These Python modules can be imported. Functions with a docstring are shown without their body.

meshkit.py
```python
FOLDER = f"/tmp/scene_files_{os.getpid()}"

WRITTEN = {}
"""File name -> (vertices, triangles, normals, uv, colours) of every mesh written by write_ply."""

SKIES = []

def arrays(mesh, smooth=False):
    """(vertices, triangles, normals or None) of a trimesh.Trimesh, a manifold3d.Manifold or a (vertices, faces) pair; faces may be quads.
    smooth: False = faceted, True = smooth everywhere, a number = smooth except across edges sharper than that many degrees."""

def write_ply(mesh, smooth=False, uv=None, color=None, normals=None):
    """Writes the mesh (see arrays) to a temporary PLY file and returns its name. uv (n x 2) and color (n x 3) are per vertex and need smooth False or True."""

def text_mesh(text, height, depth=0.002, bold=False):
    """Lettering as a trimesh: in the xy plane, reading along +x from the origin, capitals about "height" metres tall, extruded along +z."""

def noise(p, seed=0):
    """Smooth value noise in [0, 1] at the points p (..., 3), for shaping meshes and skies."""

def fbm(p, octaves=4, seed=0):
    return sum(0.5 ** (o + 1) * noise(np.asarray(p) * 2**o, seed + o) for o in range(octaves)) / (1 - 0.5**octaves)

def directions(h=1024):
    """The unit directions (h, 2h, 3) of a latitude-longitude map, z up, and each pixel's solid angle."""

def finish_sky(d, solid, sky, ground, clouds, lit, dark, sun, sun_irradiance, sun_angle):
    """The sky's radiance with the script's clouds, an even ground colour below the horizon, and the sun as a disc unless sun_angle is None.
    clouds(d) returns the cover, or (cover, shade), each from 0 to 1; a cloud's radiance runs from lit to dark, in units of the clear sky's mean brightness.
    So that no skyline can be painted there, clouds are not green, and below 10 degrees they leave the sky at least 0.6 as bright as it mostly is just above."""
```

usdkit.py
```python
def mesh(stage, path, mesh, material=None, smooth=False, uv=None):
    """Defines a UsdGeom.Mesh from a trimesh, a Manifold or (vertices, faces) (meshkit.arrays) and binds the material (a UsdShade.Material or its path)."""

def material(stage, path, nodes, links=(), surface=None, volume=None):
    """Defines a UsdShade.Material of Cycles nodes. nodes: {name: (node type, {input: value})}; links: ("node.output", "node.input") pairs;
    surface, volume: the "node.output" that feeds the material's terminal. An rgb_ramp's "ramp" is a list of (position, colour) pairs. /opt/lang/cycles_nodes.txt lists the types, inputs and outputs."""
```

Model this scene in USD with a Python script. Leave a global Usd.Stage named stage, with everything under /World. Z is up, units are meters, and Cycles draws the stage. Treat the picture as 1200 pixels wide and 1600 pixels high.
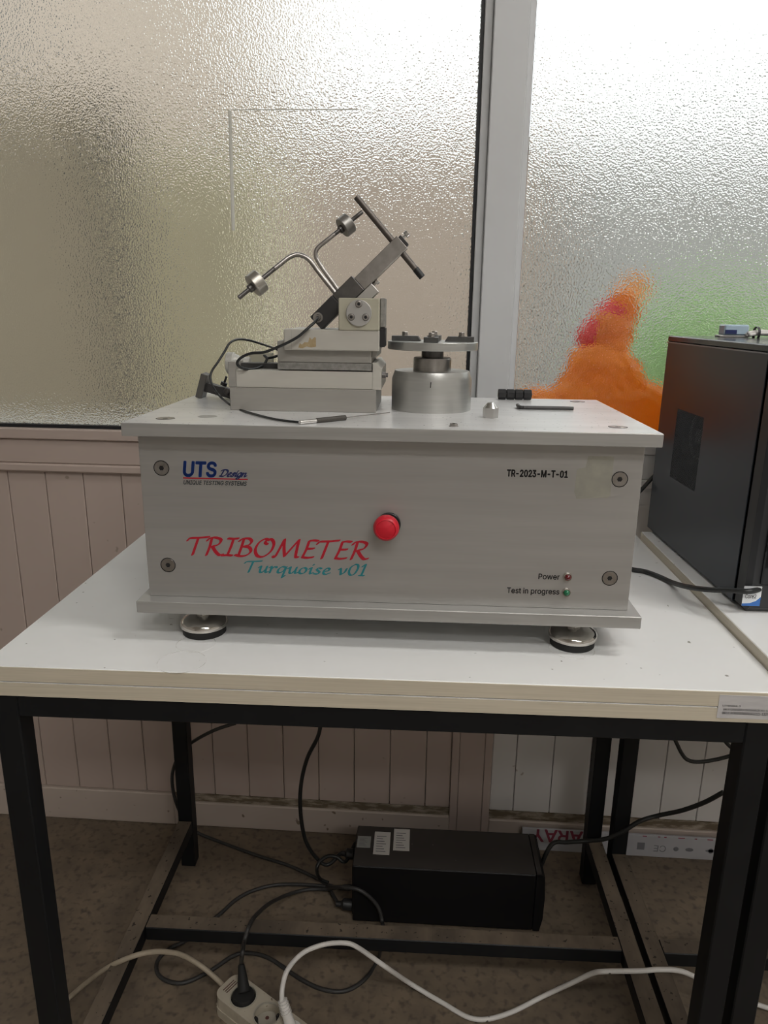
import math, random
import numpy as np, trimesh, manifold3d, usdkit, meshkit
from pxr import Gf, Sdf, Usd, UsdGeom, UsdLux, UsdShade
from shapely.geometry import Polygon, MultiPoint, Point, box as sbox
from shapely.ops import unary_union
from shapely import affinity

random.seed(7)
rng = np.random.default_rng(7)
stage = Usd.Stage.CreateInMemory()
UsdGeom.SetStageUpAxis(stage, UsdGeom.Tokens.z)
UsdGeom.SetStageMetersPerUnit(stage, 1.0)
UsdGeom.Xform.Define(stage, '/World')
UsdGeom.Scope.Define(stage, '/World/Looks')

# ------------------------------------------------------------------ camera
FPX = 1142.58
R = np.array([0.9976171568, 0.0677023509, 0.0132815695])      # right
D = np.array([0.0307083340, -0.2633422737, -0.9642135889])    # down
F = np.array([-0.0617819279, 0.9623238741, -0.2647937967])    # forward
O = np.array([0.0, 0.0, 1.13452])
cam = UsdGeom.Camera.Define(stage, '/World/camera')
cam.AddTransformOp().Set(Gf.Matrix4d(*[float(x) for row in ((*R, 0), (*-D, 0), (*-F, 0), (*O, 1)) for x in row]))
cam.CreateHorizontalApertureAttr(36.0)
cam.CreateVerticalApertureAttr(48.0)
cam.CreateFocalLengthAttr(FPX / 1200 * 36.0)
cam.CreateClippingRangeAttr(Gf.Vec2f(0.02, 200))
cam.CreateExposureAttr(0.0)

# ------------------------------------------------------------------ light
SKY = 0.42          # overcast white sky
ADDED_LAMP = 21.0          # unseen ceiling lamps added to light the room (radiance of the diffusers)
dome = UsdLux.DomeLight.Define(stage, '/World/sky')
dome.CreateIntensityAttr(SKY)
dome.CreateColorAttr(Gf.Vec3f(0.95, 0.98, 1.0))

# ------------------------------------------------------------------ helpers: scene prims
taken = {}
def numbered(parent, name):
    key = f'{parent}/{name}'
    n = taken.get(key, 0)
    taken[key] = n + 1
    return key if n == 0 else f'{key}_{n:03d}'

def tag(prim, label=None, cat=None, group=None, kind=None):
    for k, v in (('label', label), ('category', cat), ('group', group), ('kind', kind)):
        if v:
            prim.SetCustomDataByKey(k, v)
    return prim

class Thing:
    """An Xform whose children are parts; loc and rotz place it."""
    def __init__(self, name, label=None, cat=None, loc=(0, 0, 0), rotz=0.0, group=None, kind=None, parent='/World'):
        self.path = numbered(parent, name)
        x = UsdGeom.Xform.Define(stage, self.path)
        if any(loc) or rotz:
            x.AddTranslateOp().Set(Gf.Vec3d(*map(float, loc)))
            if rotz:
                x.AddRotateZOp().Set(float(rotz))
        self.loc, self.a = np.array(loc, float), math.radians(rotz)
        tag(x.GetPrim(), label, cat, group, kind)
    def local(self, P):
        q = np.atleast_2d(np.asarray(P, float)) - self.loc
        c, s = math.cos(self.a), math.sin(self.a)
        return np.stack([q[:, 0] * c + q[:, 1] * s, -q[:, 0] * s + q[:, 1] * c, q[:, 2]], 1)
    def world(self, P):
        q = np.atleast_2d(np.asarray(P, float))
        c, s = math.cos(self.a), math.sin(self.a)
        return np.stack([q[:, 0] * c - q[:, 1] * s, q[:, 0] * s + q[:, 1] * c, q[:, 2]], 1) + self.loc
    def sub(self, name, label=None):
        t = Thing(name, label, parent=self.path)
        t.loc, t.a = self.loc, self.a
        return t

def part(parent, name, mesh, mat, label=None, smooth=False, kind=None):
    base = parent.path if isinstance(parent, Thing) else parent
    path = numbered(base, name)
    m = usdkit.mesh(stage, path, mesh, mat, smooth=smooth)
    tag(m.GetPrim(), label, kind=kind)
    return path

def solo(name, mesh, mat, label=None, cat=None, group=None, kind=None, smooth=False):
    path = numbered('/World', name)
    m = usdkit.mesh(stage, path, mesh, mat, smooth=smooth)
    tag(m.GetPrim(), label, cat, group, kind)
    return path

# ------------------------------------------------------------------ helpers: shapes
def cat(*ms):
    return trimesh.util.concatenate([m for x in ms for m in (x if isinstance(x, (list, tuple)) else [x])])

def box(x0, x1, y0, y1, z0, z1, b=0.0):
    if b <= 0:
        m = trimesh.creation.box([x1 - x0, y1 - y0, z1 - z0])
        m.apply_translation([(x0 + x1) / 2, (y0 + y1) / 2, (z0 + z1) / 2])
        return m
    b = min(b, (x1 - x0) / 2.2, (y1 - y0) / 2.2, (z1 - z0) / 2.2)
    P = []
    for x, sx in ((x0, 1), (x1, -1)):
        for y, sy in ((y0, 1), (y1, -1)):
            for z, sz in ((z0, 1), (z1, -1)):
                P += [(x, y + sy * b, z + sz * b), (x + sx * b, y, z + sz * b), (x + sx * b, y + sy * b, z)]
    return trimesh.Trimesh(np.array(P)).convex_hull

def basis(d):
    d = np.asarray(d, float); d = d / np.linalg.norm(d)
    a = np.array([0, 0, 1.0]) if abs(d[2]) < 0.9 else np.array([1.0, 0, 0])
    u = np.cross(a, d); u /= np.linalg.norm(u)
    return u, np.cross(d, u), d

def lathe(profile, p0=(0, 0, 0), axis=(0, 0, 1), n=40, phase=0.0):
    """profile: (radius, height) pairs, from bottom centre to top centre, turned about axis at p0."""
    u, v, d = basis(axis)
    pr = np.array(profile, float)
    a = np.linspace(0, 2 * np.pi, n, endpoint=False) + phase
    V = [(np.asarray(p0, float) + h * d + r * (math.cos(t) * u + math.sin(t) * v)) for r, h in pr for t in a]
    Fc = []
    k = len(pr)
    for i in range(k - 1):
        for j in range(n):
            q = (i * n + j, i * n + (j + 1) % n, (i + 1) * n + (j + 1) % n, (i + 1) * n + j)
            Fc += [(q[0], q[1], q[2]), (q[0], q[2], q[3])]
    m = trimesh.Trimesh(np.array(V), np.array(Fc), process=False)
    m.merge_vertices()
    m.update_faces(m.nondegenerate_faces())
    return m

def cyl(p0, p1, r, n=24, c=0.0):
    p0, p1 = np.asarray(p0, float), np.asarray(p1, float)
    L = np.linalg.norm(p1 - p0)
    prof = [(0, 0), (r, 0), (r, L), (0, L)] if c <= 0 else [(0, 0), (r - c, 0), (r, c), (r, L - c), (r - c, L), (0, L)]
    return lathe(prof, p0, p1 - p0, n)

def ring(p0, axis, r0, r1, h, n=32):
    return lathe([(r0, 0), (r1, 0), (r1, h), (r0, h), (r0, 0)], p0, axis, n)

def spline(P, per=8):
    P = np.asarray(P, float)
    Q = np.vstack([2 * P[0] - P[1], P, 2 * P[-1] - P[-2]])
    out = []
    for i in range(1, len(Q) - 2):
        p0, p1, p2, p3 = Q[i - 1:i + 3]
        for t in np.linspace(0, 1, per, endpoint=False):
            out.append(0.5 * (2 * p1 + (p2 - p0) * t + (2 * p0 - 5 * p1 + 4 * p2 - p3) * t * t + (3 * p1 - p0 - 3 * p2 + p3) * t ** 3))
    return np.array(out + [P[-1]])

def tube(P, r, n=10, per=8, smooth=True):
    P = spline(P, per) if smooth else np.asarray(P, float)
    T = np.gradient(P, axis=0)
    T /= np.linalg.norm(T, axis=1, keepdims=True)
    u = basis(T[0])[0]
    rr = np.broadcast_to(r, len(P))
    a = np.linspace(0, 2 * np.pi, n, endpoint=False)
    V, Fc = [], []
    for i in range(len(P)):
        u = u - T[i] * (u @ T[i]); u /= np.linalg.norm(u)
        v = np.cross(T[i], u)
        V += [P[i] + rr[i] * (math.cos(t) * u + math.sin(t) * v) for t in a]
    for i in range(len(P) - 1):
        for j in range(n):
            q = (i * n + j, i * n + (j + 1) % n, (i + 1) * n + (j + 1) % n, (i + 1) * n + j)
            Fc += [(q[0], q[1], q[2]), (q[0], q[2], q[3])]
    k = len(V)
    V += [P[0], P[-1]]
    for j in range(n):
        Fc += [(k, (j + 1) % n, j), (k + 1, k - n + j, k - n + (j + 1) % n)]
    return trimesh.Trimesh(np.array(V), np.array(Fc), process=False)

def prism(poly, h, b=0.0):
    g = poly if hasattr(poly, 'geom_type') else Polygon(poly)
    return cat([trimesh.creation.extrude_polygon(k, h, engine='earcut') for k in getattr(g, 'geoms', [g])])

def place(mesh, o, ex, ey, ez):
    m = mesh.copy()
    M = np.eye(4); M[:3, 0], M[:3, 1], M[:3, 2], M[:3, 3] = ex, ey, ez, o
    m.apply_transform(M)
    return m

def facing(mesh, x, y, z):
    """A flat drawing (xy, raised along z) stood up to face -y at (x, y, z)."""
    return place(mesh, (x, y, z), (1, 0, 0), (0, 0, 1), (0, -1, 0))

def hexbar(p0, p1, r):
    p0, p1 = np.asarray(p0, float), np.asarray(p1, float)
    L = np.linalg.norm(p1 - p0)
    return lathe([(0, 0), (r * .93, 0), (r, r * .1), (r, L - r * .1), (r * .93, L), (0, L)], p0, p1 - p0, 6)

def cap_screw(p, axis, r, h):
    """(head, socket) of a socket cap screw standing at p."""
    p, axis = np.asarray(p, float), np.asarray(axis, float)
    head = lathe([(r, 0), (r, h * .85), (r * .9, h), (r * .55, h), (r * .5, h * .45), (0, h * .45)], p, axis, 24)
    sock = lathe([(r * .5, h * .45 + r * .02), (0, h * .45 + r * .02)], p, axis, 6)
    return head, sock

# ------------------------------------------------------------------ the photograph's rays, to measure positions on known planes
def ray(x, y):
    return F + (x - 600) / FPX * R + (y - 800) / FPX * D
def on_z(x, y, z):
    v = ray(x, y); return O + v * ((z - O[2]) / v[2])
def on_y(x, y, yy):
    v = ray(x, y); return O + v * (yy / v[1])
def on_ly(t, x, y, ly):
    """Point of thing t's frame plane (its own y = ly) seen at the pixel, in t's frame."""
    n = np.array([-math.sin(t.a), math.cos(t.a), 0]); v = ray(x, y)
    return t.local(O + v * (((t.loc - O) @ n + ly) / (v @ n)))[0]
def on_lz(t, x, y, lz):
    return t.local(on_z(x, y, t.loc[2] + lz))[0]

# ------------------------------------------------------------------ materials
def M(name, c, rough=0.5, metal=0.0, c2=None, scale=(4, 4, 4), ramp=(0.35, 0.65), detail=4, bump=0.0, bscale=None, bdist=0.001,
      speck=None, sscale=120.0, sat=(0.66, 0.7), r2=None, **kw):
    """Principled material; c2 mottles c by stretched noise, speck adds small marks, bump adds fine relief."""
    nodes = {'tc': ('texture_coordinate', {}), 'p': ('principled_bsdf', {'base_color': c, 'roughness': rough, 'metallic': metal, **kw})}
    links = []
    col = None
    if c2 is not None or r2 is not None:
        nodes['mp'] = ('mapping', {'scale': scale}); links.append(('tc.object', 'mp.vector'))
        nodes['n'] = ('noise_texture', {'scale': 1.0, 'detail': detail, 'roughness': 0.6}); links.append(('mp.vector', 'n.vector'))
        if c2 is not None:
            nodes['rp'] = ('rgb_ramp', {'ramp': [(ramp[0], c), (ramp[1], c2)]}); links.append(('n.fac', 'rp.fac'))
            col = 'rp.color'
        if r2 is not None:
            nodes['rr'] = ('map_range', {'from_min': ramp[0], 'from_max': ramp[1], 'to_min': rough, 'to_max': r2}); links.append(('n.fac', 'rr.value'))
            links.append(('rr.result', 'p.roughness'))
    if speck is not None:
        nodes['sn'] = ('noise_texture', {'scale': sscale, 'detail': 1.5, 'roughness': 0.5}); links.append(('tc.object', 'sn.vector'))
        nodes['sm'] = ('map_range', {'from_min': sat[0], 'from_max': sat[1], 'to_min': 0.0, 'to_max': 1.0, 'clamp': True}); links.append(('sn.fac', 'sm.value'))
        nodes['mx'] = ('mix_color', {'a': c, 'b': speck}); links.append(('sm.result', 'mx.fac'))
        if col:
            links.append((col, 'mx.a'))
        col = 'mx.result'
    if col:
        links.append((col, 'p.base_color'))
    if bump:
        nodes['bm'] = ('mapping', {'scale': bscale or scale}); links.append(('tc.object', 'bm.vector'))
        nodes['bn'] = ('noise_texture', {'scale': 1.0, 'detail': 3.0}); links.append(('bm.vector', 'bn.vector'))
        nodes['b'] = ('bump', {'strength': bump, 'distance': bdist}); links.append(('bn.fac', 'b.height'))
        links.append(('b.normal', 'p.normal'))
    return usdkit.material(stage, f'/World/Looks/{name}', nodes, links, surface='p.BSDF')

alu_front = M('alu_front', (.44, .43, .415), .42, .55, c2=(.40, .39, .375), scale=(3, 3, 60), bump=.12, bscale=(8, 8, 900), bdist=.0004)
alu_plate_sheen = M('alu_plate_sheen', (.82, .82, .82), .30, .35, c2=(.70, .70, .70), scale=(6, 26, 26), ramp=(.42, .72), bump=.1, bscale=(10, 700, 700), bdist=.0004,
              speck=(.22, .22, .22), sscale=260, sat=(.70, .76))  # same metal as the edges, paler: grazing sky sheen put into the colour
alu_edge = M('alu_edge', (.46, .455, .44), .4, .55, c2=(.40, .395, .38), scale=(5, 5, 120), bump=.15, bscale=(8, 8, 900), bdist=.0004)
alu_turned = M('alu_turned', (.50, .50, .48), .33, .75, c2=(.44, .44, .42), scale=(12, 12, 160), bump=.15, bscale=(10, 10, 1200), bdist=.0003)
steel = M('steel', (.42, .40, .38), .3, .9, c2=(.34, .32, .30), scale=(60, 60, 60), bump=.05, bscale=(300, 300, 300))
steel_dark = M('steel_dark', (.10, .095, .09), .38, .7, c2=(.14, .13, .125), scale=(60, 60, 60))
steel_bright = M('steel_bright', (.62, .61, .59), .25, .95)
rod_steel = M('rod_steel', (.38, .36, .34), .3, .85, c2=(.31, .29, .27), scale=(90, 90, 90))
chrome = M('chrome', (.62, .59, .55), .09, 1.0)
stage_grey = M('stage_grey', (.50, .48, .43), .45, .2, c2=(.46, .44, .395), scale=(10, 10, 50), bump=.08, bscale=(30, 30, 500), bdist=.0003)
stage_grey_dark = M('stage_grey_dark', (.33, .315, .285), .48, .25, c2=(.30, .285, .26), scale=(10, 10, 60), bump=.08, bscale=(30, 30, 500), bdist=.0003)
stage_worn = M('stage_worn', (.30, .29, .27), .5, .3, c2=(.20, .195, .18), scale=(140, 140, 140))
beige_block = M('beige_block', (.44, .42, .33), .5, .1, c2=(.41, .39, .305), scale=(30, 30, 30))
black_oxide = M('black_oxide', (.035, .034, .034), .42, .3, c2=(.05, .048, .047), scale=(40, 40, 40))
black_plastic = M('black_plastic', (.012, .012, .013), .45)
black_rubber = M('black_rubber', (.010, .010, .010), .7)
black_gloss = M('black_gloss', (.004, .005, .008), .06)
red_plastic = M('red_plastic', (.62, .012, .03), .38, c2=(.52, .01, .025), scale=(80, 80, 80))
red_paint = M('red_paint', (.42, .004, .02), .5)
teal_paint = M('teal_paint', (.015, .20, .23), .5)
blue_paint = M('blue_paint', (.008, .045, .25), .5)
navy_paint = M('navy_paint', (.01, .02, .10), .5)
black_paint = M('black_paint', (.008, .008, .009), .5)
grey_paint = M('grey_paint', (.06, .075, .08), .5)
led_red = M('led_red', (.10, .006, .010), .1, coat_weight=.6)
led_green = M('led_green', (.006, .13, .055), .1, coat_weight=.6)
tape_stain = M('tape_stain', (.40, .39, .33), .5, .35, c2=(.34, .335, .29), scale=(60, 60, 60))
brown_stain = M('brown_stain', (.40, .31, .18), .55, .1, c2=(.34, .25, .13), scale=(200, 200, 200))
laminate = M('laminate', (.84, .845, .84), .34, c2=(.81, .815, .805), scale=(5, 7, 5), speck=(.30, .29, .26), sscale=95, sat=(.755, .79), bump=.04, bscale=(900, 900, 900), bdist=.0003)
edge_band = M('edge_band', (.62, .56, .45), .5, c2=(.55, .495, .39), scale=(6, 6, 420), bump=.05, bscale=(6, 6, 800), bdist=.0003)
edge_white = M('edge_white', (.80, .79, .76), .45)
frame_black = M('frame_black', (.0045, .0055, .007), .5, c2=(.007, .008, .0095), specular_ior_level=.3, scale=(14, 14, 14), bump=.05, bscale=(500, 500, 500), bdist=.0003)
frame_dusty = M('frame_dusty', (.165, .128, .092), .8, c2=(.09, .070, .052), scale=(22, 9, 22), speck=(.03, .022, .016), sscale=130, sat=(.66, .7))
wall_paint = M('wall_paint', (.49, .40, .355), .55, c2=(.465, .378, .337), scale=(2.2, 2.2, 2.2), speck=(.33, .27, .22), sscale=42, sat=(.755, .80), bump=.05, bscale=(60, 60, 60), bdist=.0008)
wall_white = M('wall_white', (.70, .68, .665), .5, c2=(.67, .65, .635), scale=(3, 3, 3), speck=(.33, .27, .22), sscale=42, sat=(.755, .80))
wall_paint_rail = M('wall_paint_rail', (.53, .455, .40), .5, c2=(.49, .415, .37), scale=(4, 4, 9), speck=(.20, .15, .11), sscale=46, sat=(.70, .735), bump=.06, bscale=(40, 40, 120), bdist=.0008)
sill_white = M('sill_white', (.82, .80, .77), .4)
profile_grey = M('profile_grey', (.60, .61, .62), .42, c2=(.565, .575, .585), scale=(4, 4, 5), speck=(.25, .24, .23), sscale=60, sat=(.76, .80))
dirty_gap = M('dirty_gap', (.15, .115, .075), .9, c2=(.42, .36, .29), scale=(26, 26, 90), ramp=(.45, .68), bump=.5, bscale=(140, 140, 140), bdist=.002)
gasket = M('gasket', (.008, .009, .012), .5)
plaster = M('plaster', (.66, .64, .61), .8, c2=(.62, .60, .57), scale=(1.5, 1.5, 1.5))
white_paint = M('white_paint', (.78, .78, .76), .7)
floor_mat = M('floor_mat', (.22, .170, .118), .62, c2=(.135, .106, .078), scale=(18, 18, 18), ramp=(.30, .70), detail=12, speck=(.10, .079, .058), sscale=75, sat=(.52, .72),
              bump=.35, bscale=(70, 70, 70), bdist=.002)
pc_metal = M('pc_metal', (.050, .060, .072), .33, .3, c2=(.055, .065, .077), scale=(5, 5, 5), bump=.05, bscale=(500, 500, 500), bdist=.0002)
pc_seam_glint = M('pc_seam_glint', (.30, .31, .33), .3, .6)
pc_plastic = M('pc_plastic', (.022, .023, .026), .38)
silver_plastic = M('silver_plastic', (.42, .42, .42), .35, .5)
ups_top = M('ups_top', (.045, .040, .037), .6, c2=(.036, .032, .030), scale=(9, 9, 9), speck=(.12, .11, .10), sscale=130, sat=(.74, .79))
ups_side = M('ups_side', (.004, .004, .005), .5, specular_ior_level=.3)
sticker_white = M('sticker_white', (.66, .65, .63), .5)
sticker_grey = M('sticker_grey', (.36, .38, .37), .35, .2)
label_film = M('label_film', (.52, .51, .52), .35, c2=(.58, .57, .57), scale=(30, 30, 160))
badge_blue = M('badge_blue', (.04, .16, .50), .25)
cable_black = M('cable_black', (.012, .013, .013), .42)
cable_grey = M('cable_grey', (.030, .029, .028), .5)
cable_white = M('cable_white', (.70, .68, .65), .42, speck=(.08, .07, .06), sscale=70, sat=(.74, .77))
cable_beige = M('cable_beige', (.40, .34, .26), .55, c2=(.32, .27, .20), scale=(30, 30, 30))
strip_beige = M('strip_beige', (.50, .45, .36), .5, c2=(.40, .35, .27), scale=(26, 26, 26), ramp=(.45, .75), speck=(.20, .16, .11), sscale=140, sat=(.69, .73))
socket_grey = M('socket_grey', (.40, .37, .31), .5)
hole_brown = M('hole_brown', (.09, .028, .024), .6)
carton = M('carton', (.50, .50, .53), .6, c2=(.45, .45, .48), scale=(6, 6, 6))
print_red = M('print_red', (.25, .04, .07), .6)
print_grey = M('print_grey', (.20, .205, .225), .6)
silicone = usdkit.material(stage, '/World/Looks/silicone', {'t': ('translucent_bsdf', {'color': (.95, .94, .90)}), 'd': ('diffuse_bsdf', {'color': (.9, .88, .82)}), 'm': ('mix_closure', {'fac': .35})}, [('t.BSDF', 'm.closure1'), ('d.BSDF', 'm.closure2')], surface='m.closure')
clear_blue = M('clear_blue', (.40, .52, .62), .25)
knurl = M('knurl', (.50, .49, .45), .4, .3, bump=.6, bscale=(900, 900, 900), bdist=.0006)
# outside
facade_pink = M('facade_pink', (.54, .44, .365), .9, c2=(.49, .40, .33), scale=(.6, .6, .6))
facade_beige = M('facade_beige', (.66, .56, .47), .9, c2=(.61, .52, .435), scale=(.5, .5, .5))
facade_grey = M('facade_grey', (.48, .48, .46), .9, c2=(.44, .44, .42), scale=(.5, .5, .5))
cream_wall = M('cream_wall', (.90, .84, .62), .9, c2=(.85, .79, .58), scale=(2, 2, 2))
brown_steel = M('brown_steel', (.62, .54, .405), .6, c2=(.58, .505, .38), scale=(1, 1, 1))
dark_outdoor = M('dark_outdoor', (.13, .13, .125), .6)
roof_tile = M('roof_tile', (.45, .20, .12), .8)
yard_mat = M('yard_mat', (.33, .31, .28), .9, c2=(.26, .245, .22), scale=(1.5, 1.5, 1.5))
stone_sill = M('stone_sill', (.50, .47, .42), .8)
def thin(name, c, tr, rough=.4, fac=.5):
    return usdkit.material(stage, f'/World/Looks/{name}', {'p': ('principled_bsdf', {'base_color': c, 'roughness': rough}), 't': ('translucent_bsdf', {'color': tr}), 'm': ('mix_closure', {'fac': fac})},
                           [('p.BSDF', 'm.closure1'), ('t.BSDF', 'm.closure2')], surface='m.closure')
orange_film = thin('orange_film', (1.0, .42, .03), (1.0, .46, .04), .3, .6)
orange_pale = thin('orange_pale', (1.0, .58, .22), (1.0, .60, .22), .4, .6)
red_film = thin('red_film', (.92, .09, .09), (.95, .12, .10))
leaf_green = thin('leaf_green', (.58, .76, .46), (.60, .82, .44), .5, .45)
green_plastic = M('green_plastic', (.24, .48, .22), .5)
added_lamp_housing = M('added_lamp_housing', (.75, .75, .75), .4)
added_lamp_light = usdkit.material(stage, '/World/Looks/added_lamp_light', {'e': ('emission', {'color': (1.0, .975, .94), 'strength': ADDED_LAMP})}, surface='e.emission')
# obscured glass: a pebbled inner face, slightly rough
glass_obscured = usdkit.material(stage, '/World/Looks/glass_obscured', {
    'tc': ('texture_coordinate', {}),
    'n': ('voronoi_texture', {'scale': 300.0, 'feature': 'smooth_f1', 'smoothness': .35, 'randomness': 1.0}),
    'b': ('bump', {'strength': 1.0, 'distance': .00060}),
    'g': ('glass_bsdf', {'color': (.97, .975, .96), 'roughness': .085, 'IOR': 1.5})},
    [('tc.object', 'n.vector'), ('n.distance', 'b.height'), ('b.normal', 'g.normal')], surface='g.BSDF')

# ------------------------------------------------------------------ the setting
W = 1.388                       # inner face of the window wall
SILL = 0.905
XL, XR, YB, ZC = -2.3, 2.9, -2.9, 2.85
MX0, MX1 = 0.0657, 0.1490       # mullion
WL, WR, WT = -1.75, 1.75, 2.30  # window extents
solo('floor', box(XL, XR, YB, W + .2, -.06, 0), floor_mat, 'worn brown speckled floor under the tables', kind='structure')
solo('ceiling', box(XL - .2, XR + .2, YB - .2, W + .25, ZC, ZC + .1), white_paint, 'plain white ceiling', kind='structure')
solo('wall_left', box(XL - .2, XL, YB - .2, W + .25, 0, ZC), plaster, 'plain left wall outside the picture', kind='structure')
solo('wall_right', box(XR, XR + .2, YB - .2, W + .25, 0, ZC), plaster, 'plain right wall outside the picture', kind='structure')
solo('wall_front', box(XL, XR, YB - .2, YB, 0, ZC), plaster, 'plain wall behind the camera', kind='structure')
wall = Thing('wall_back', 'pale grooved board wall below the obscured glass windows', kind='structure')
part(wall, 'backing', cat(box(XL, XR, W + .014, W + .20, 0, SILL - .03), box(XL, XR, W + .005, W + .2, WT, ZC), box(XL, WL, W + .005, W + .2, SILL - .03, WT), box(WR, XR, W + .005, W + .2, SILL - .03, WT)), plaster)
PITCH = .0785
x = .0100 - PITCH * 30
while x < MX0:
    x1 = min(x + PITCH, .0640)
    if x1 > XL and x1 - x > .01:
        part(wall, 'board', box(max(x, XL) + .0007, x1 - .0007, W + .003, W + .014, .0805, .816, .0012), wall_paint)
    x += PITCH
x = .1509
first = True
while x < XR:
    x1 = min((.2027 if first else x + PITCH), XR)
    part(wall, 'board', box(x + .0007, x1 - .0007, W + .003, W + .014, .0805, .816, .0012), wall_white)
    x, first = x1, False
for x0, x1, wp in ((XL, .0643, wall_paint), (.1509, XR, wall_white)):
    part(wall, 'top_band', box(x0, x1, W - .003, W + .014, .8325, .8815, .002), wp)
    part(wall, 'moulding', box(x0, x1, W - .008, W + .014, .8155, .8322, .003), wp)
    part(wall, 'window_ledge', box(x0, x1, W - .010, W + .03, .8818, .9030, .002), wp)
base = Thing('baseboard_back', 'chipped whitish bottom rail along the board wall', kind='structure')
part(base, 'rail', box(XL, -.555, W - .004, W + .014, 0, .0795, .002), wall_paint_rail)
part(base, 'rail', box(-.555, .0643, W - .004, W + .014, 0, .0615, .002), wall_paint_rail)
part(base, 'rail', box(.1509, XR, W - .004, W + .014, 0, .0600, .002), wall_paint_rail)
part(base, 'dirty_gap', box(-.555, .0643, W + .002, W + .014, .0615, .0803), dirty_gap, 'dirt-filled gap above the rail')
part(base, 'dirty_gap', box(.1509, XR, W + .002, W + .014, .0600, .0803), dirty_gap, 'dirt-filled gap above the rail')
post = Thing('trim_1', 'pale grey upright post between the two windows', kind='structure')
part(post, 'flange', box(.0660, .0800, W - .010, W + .05, .905, ZC, .0012), profile_grey)
part(post, 'web', box(.0803, .1385, W - .022, W + .05, .905, ZC, .0015), profile_grey)
part(post, 'flange', box(.1388, .1490, W - .010, W + .05, .905, ZC, .0012), profile_grey)
part(post, 'lower_flange', box(.0645, .0805, W - .004, W + .014, 0, .9045, .0012), wall_paint)
part(post, 'lower_web', box(.0811, .1342, W - .003, W + .014, 0, .9045, .0012), wall_paint)
part(post, 'lower_flange', box(.1348, .1507, W - .004, W + .014, 0, .9045, .0012), wall_paint)
for i, (x0, x1) in enumerate(((WL, MX0), (MX1, WR))):
    w = Thing(f'window_{i + 1}', ('left' if i == 0 else 'right') + ' window pane of pebbled obscured glass', kind='structure')
    part(w, 'pane', box(x0 + .004, x1 - .003, W + .010, W + .015, SILL + .003, WT - .003), glass_obscured)
    gk = [box(x0, x1, W + .004, W + .02, SILL - .0015, SILL + .0045)]
    gk.append(box(x1 - .0055, x1, W - .004, W + .02, SILL, WT) if i == 0 else box(x0, x0 + .0012, W - .001, W + .02, SILL, WT))
    part(w, 'gasket', cat(gk), gasket)
    part(w, 'frame', cat(box(x0, x1, W + .004, W + .05, WT - .01, WT + .01), box(*((x0, x0 + .02) if i == 0 else (x1 - .02, x1)), W + .004, W + .05, SILL, WT)), profile_grey)
    if i == 0:
        a, b = on_y(364.5, 360, W + .009), on_y(359, 173, W + .009)
        part(w, 'silicone_strip', tube([b, (a + b) / 2, a], [.0030] * 17), silicone, 'white dried silicone strip on the glass')
        a, b = on_y(361, 171.5, W + .0095), on_y(560, 171, W + .0095)
        part(w, 'silicone_strip', tube([a, (a + b) / 2, b], [.0008] * 17), silicone, 'thin white silicone line on the glass')
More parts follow.
